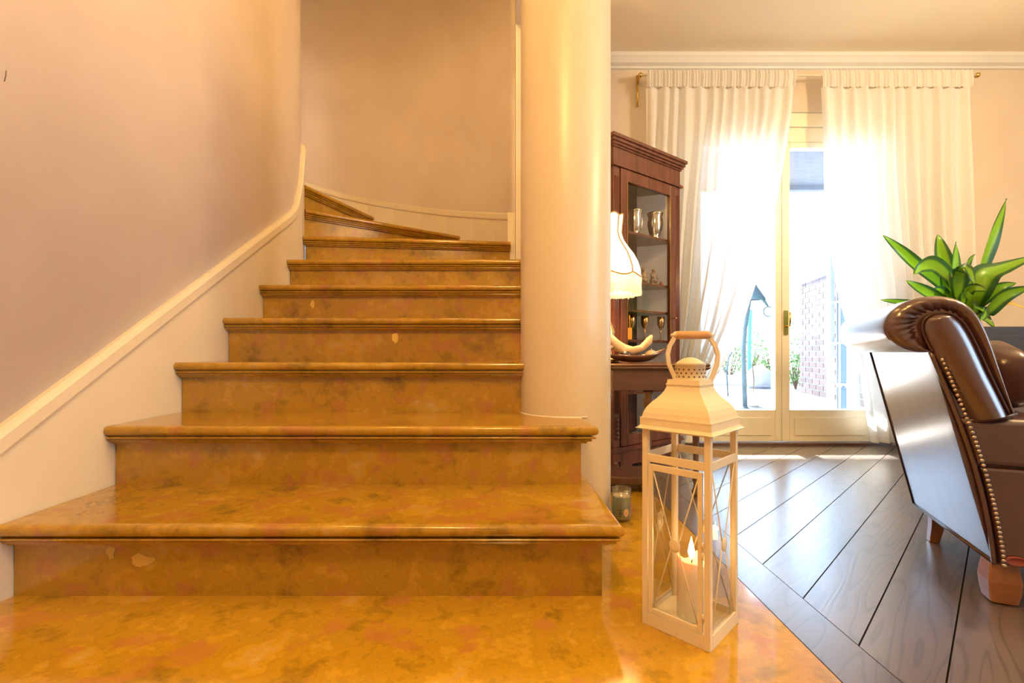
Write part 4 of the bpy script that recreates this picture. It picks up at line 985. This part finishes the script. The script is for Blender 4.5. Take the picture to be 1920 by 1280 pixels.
cush = [(u, z) for u, z in up if z > zm_]; cush.append((cush[-1][0]-.003, zm_+.001))
loft_block('seat_cushion', [(u-.003, z) for u, z in cush], -.006, LEN-.02, 'leather', ch_, .014)
bse = [(u-.006, z) for u, z in up if z <= zm_]; bse = [(cush[-1][0]-.004, zm_-.001)]+bse
loft_block('seat_base', bse, -.004, LEN-.02, 'leather', ch_, .008)
# curved welt + nail heads along the outside edge
obj('edge_welt', B().tube([P3(u+.002, z, .004) for u, z in edge], .0055, 8), 'leather', ch_)
nb_ = B(); dist = 0; last_ = None; fine = spline(e0, 60)
for u, z in fine:
    q = P3(u-.010, z, -.0105)
    if z < uz(1748, 664)[1]-.012 and (last_ is None or (q-last_).length > .0105):
        nb_.ball(q, .0046, 8, 6); last_ = q
o_ = obj('nailhead_trim', nb_, 'nail', ch_); o_['kind'] = 'stuff'
obj('outside_piping', B().tube([P3(bot[0]+.001, bot[1], .01), P3(bot[0]+.001, bot[1], LEN-.01)], .004, 8).tube([P3(*bot, LEN-.012), P3(*[(a+b)/2 for a, b in zip(bot, roll[0])], LEN-.012), P3(*roll[0], LEN-.012)], .0035, 8), 'piping', ch_)
# legs
fu = uz(1890, 1060)
fl_ = P3(fu[0], 0, .035)
prof = [(.022, 0), (.028, .006), (.032, .03), (.034, .055), (.031, .08), (.027, zl_+.004)]
vs = []
for r, z in prof:
    for k in range(4):
        a = math.atan2(V_.y, V_.x)+PI/4+k*PI/2; vs.append((fl_.x+r*1.32*math.cos(a), fl_.y+r*1.32*math.sin(a), z))
obj('front_leg', B().add(vs, [(i*4+k, i*4+(k+1) % 4, i*4+4+(k+1) % 4, i*4+4+k) for i in range(5) for k in range(4)]+[(0, 1, 2, 3), (20, 21, 22, 23)]), 'legwood', ch_, .006)
def raked(name, u, v, du, dv):
    b = B(); vs = []
    for z, k, s_ in ((0, 1, .013), (zl_*.5, .4, .016), (zl_+.03, 0, .019)):
        c = P3(u+du*k, z, v+dv*k)
        for a, bb in ((-1, -1), (1, -1), (1, 1), (-1, 1)): vs.append(c+U_*a*s_+V_*bb*s_)
    return obj(name, b.add(vs, [(i*4+k, i*4+(k+1) % 4, i*4+4+(k+1) % 4, i*4+4+k) for i in range(2) for k in range(4)]+[(0, 1, 2, 3), (8, 9, 10, 11)]), 'legwood', ch_, .002)
raked('rear_leg', -.045, LEN-.06, .012, 0); raked('leg', -.58, LEN-.06, 0, 0); raked('leg', -.58, .05, 0, 0)
rz = P3(*uz(1902, 1050), -.008); vs = []
for rr, dv in ((.0, -.002), (.013, -.002), (.016, -.005), (.018, -.002), (.0185, .002)):
    for k in range(18):
        a = 2*PI*k/18; vs.append(rz+U_*rr*1.2*math.cos(a)+Vector((0, 0, rr*.62*math.sin(a)))+V_*dv)
obj('rosette', B().add(vs, [(i*18+k, i*18+(k+1) % 18, i*18+18+(k+1) % 18, i*18+18+k) for i in range(4) for k in range(18)], True), 'rosette', ch_, fix=False)
# pillow resting on the seat
pc = onface(1905, 718, .20); pil = B().ball((0, 0, 0), 1, 24, 14)
pv = []
for x, y, z in pil.v:
    f = lambda a: math.copysign(abs(a)**.6, a)
    pv.append((f(x)*.10, f(y)*.05, f(z)*.086))
pil.v = pv
po = obj('leather_pillow', pil, 'leather_dark'); q_ = P3(uz(1905, 718)[0]-.085, zt_+.098, .27)
po.location = q_; po.rotation_euler = (math.radians(10), math.radians(16), math.atan2(V_.y, V_.x)+PI); tag(po, 'dark brown leather pillow resting on the chair seat', 'pillow')

# ------------------------------------------------------------------ planter and dracaena
PD = 2.45; pcx = xat(1842, PD)
pn = thing('planter', 'tall square black planter behind the leather chair', 'planter', (pcx, PD, 0))
hw = 76*PD/F; pz = zat(616, PD)
pb = B().prism([(-hw*.9, -hw*.9), (hw*.9, -hw*.9), (hw*.9, hw*.9), (-hw*.9, hw*.9)], 0, .02)
ob_ = [(-hw*.88, -hw*.88), (hw*.88, -hw*.88), (hw*.88, hw*.88), (-hw*.88, hw*.88)]; vs = []
for k, z in ((.90, .02), (1.0, pz), (.93, pz), (.90, pz-.05)):
    for x, y in ((-hw, -hw), (hw, -hw), (hw, hw), (-hw, hw)): vs.append((x*k, y*k, z))
pb.add(vs, [(i*4+k, i*4+(k+1) % 4, i*4+4+(k+1) % 4, i*4+4+k) for i in range(3) for k in range(4)])
obj('planter_body', pb, 'planter', pn, .004)
obj('soil', B().box(-hw*.89, hw*.89, -hw*.89, hw*.89, pz-.07, pz-.045), 'soil', pn)
dc = thing('dracaena', 'dracaena plant with striped bright green leaves in black planter', 'plant', (0, 0, 0))
obj('stem', B().tube([(pcx-.05, PD, pz-.05), (pcx-.07, PD, pz+.04), (pcx-.085, PD, pz+.14)], [.016, .014, .012], 10), 'bark', dc)
def make_leaf(pts, wpx, dd, m='leafmat', tw=0.0):
    ctrl = [tuple(at(x, y, PD+q)) for (x, y), q in zip(pts, dd)]
    cl = spline(ctrl, 7); n_ = len(cl); b = B(); vs = []; uvs = []
    for i, c in enumerate(cl):
        t = i/(n_-1); c = Vector(c); tg_ = (Vector(cl[min(i+1, n_-1)])-Vector(cl[max(i-1, 0)])).normalized()
        vw = Vector((0, -1, .25)); sd = tg_.cross(vw).normalized(); nn = sd.cross(tg_).normalized(); sd = (sd*math.cos(tw)+nn*math.sin(tw)); nn = sd.cross(tg_).normalized()
        wd = wpx*PD/F/2*max(.015, (math.sin(PI*min(1, (t*.92+.08))**.85))**.8)
        for q in (-1, -.5, 0, .5, 1):
            vs.append(c+sd*wd*q+nn*(abs(q)*wd*.35+.004*math.sin(9*t+q*2))); uvs.append((q*.5+.5, t))
    b.add(vs, [(i*5+k, i*5+k+1, (i+1)*5+k+1, (i+1)*5+k) for i in range(n_-1) for k in range(4)], True)
    o = obj('leaf', b, m, dc, fix=False); me = o.data; ul = me.uv_layers.new(name='uv')
    for lp_ in me.loops: ul.data[lp_.index].uv = uvs[lp_.vertex_index]
    return o
LV = [([(1818, 575), (1835, 506), (1859, 441), (1887, 372)], 42, (0, -.03, -.05, -.05)),
      ([(1805, 580), (1762, 532), (1718, 497), (1684, 466), (1654, 440)], 24, (0, -.05, -.08, -.10, -.11)),
      ([(1800, 585), (1783, 532), (1752, 499), (1728, 500), (1714, 514)], 33, (0, -.08, -.13, -.16, -.17)),
      ([(1795, 585), (1782, 540), (1767, 480), (1758, 439)], 32, (.02, .03, .05, .06)),
      ([(1790, 585), (1787, 545), (1790, 495), (1792, 453)], 22, (0, -.06, -.06, -.04)),
      ([(1805, 580), (1808, 520), (1815, 492), (1828, 476)], 14, (.03, .06, .08, .09)),
      ([(1800, 592), (1762, 563), (1727, 542), (1698, 526)], 22, (-.02, -.12, -.17, -.2)),
      ([(1800, 595), (1793, 548), (1797, 512), (1812, 505), (1826, 532)], 36, (-.04, -.12, -.16, -.20, -.23)),
      ([(1812, 600), (1824, 556), (1846, 518), (1880, 504), (1936, 482)], 44, (-.04, -.12, -.15, -.16, -.17)),
      ([(1815, 595), (1845, 562), (1873, 539), (1906, 531)], 22, (-.03, -.1, -.13, -.15)),
      ([(1815, 605), (1843, 588), (1880, 555), (1932, 538)], 34, (-.05, -.15, -.18, -.2)),
      ([(1810, 600), (1826, 577), (1845, 585), (1838, 600)], 26, (-.05, -.15, -.2, -.22)),
      ([(1798, 590), (1775, 560), (1758, 547), (1745, 549)], 26, (-.03, -.1, -.13, -.14)),
      ([(1790, 595), (1735, 575), (1690, 566), (1651, 562)], 14, (0, -.1, -.15, -.2)),
      ([(1822, 600), (1836, 592), (1850, 600), (1864, 613)], 18, (-.05, -.15, -.18, -.2)),
      ([(1800, 590), (1805, 552), (1826, 540), (1850, 545)], 22, (-.06, -.18, -.22, -.25)),
      ([(1795, 590), (1778, 552), (1772, 520), (1775, 500)], 20, (-.04, -.1, -.1, -.08))]
for i, (pts, wpx, dd) in enumerate(LV): make_leaf(pts, wpx, dd, tw=(-.5, .35, .1, .5, -.2)[i % 5])
make_leaf([(1830, 600), (1870, 572), (1896, 569), (1930, 581)], 9, (0, -.1, -.12, -.14), 'yellowleaf')

# pencil scratch on the wall, top left
k_ = (10-CX)/F; D = (xs(1.15)-.021)/k_
tag(obj('wall_scratch', B().tube([(xs(D)-.0215, D-.001, zat(153, D)), (xs(D)-.0215, D+.002, zat(142, D)), (xs(D)-.0215, D+.003, zat(131, D))], .0012, 6), 'scratch'), 'thin dark scratch mark on the wall beside the stairs', 'mark')
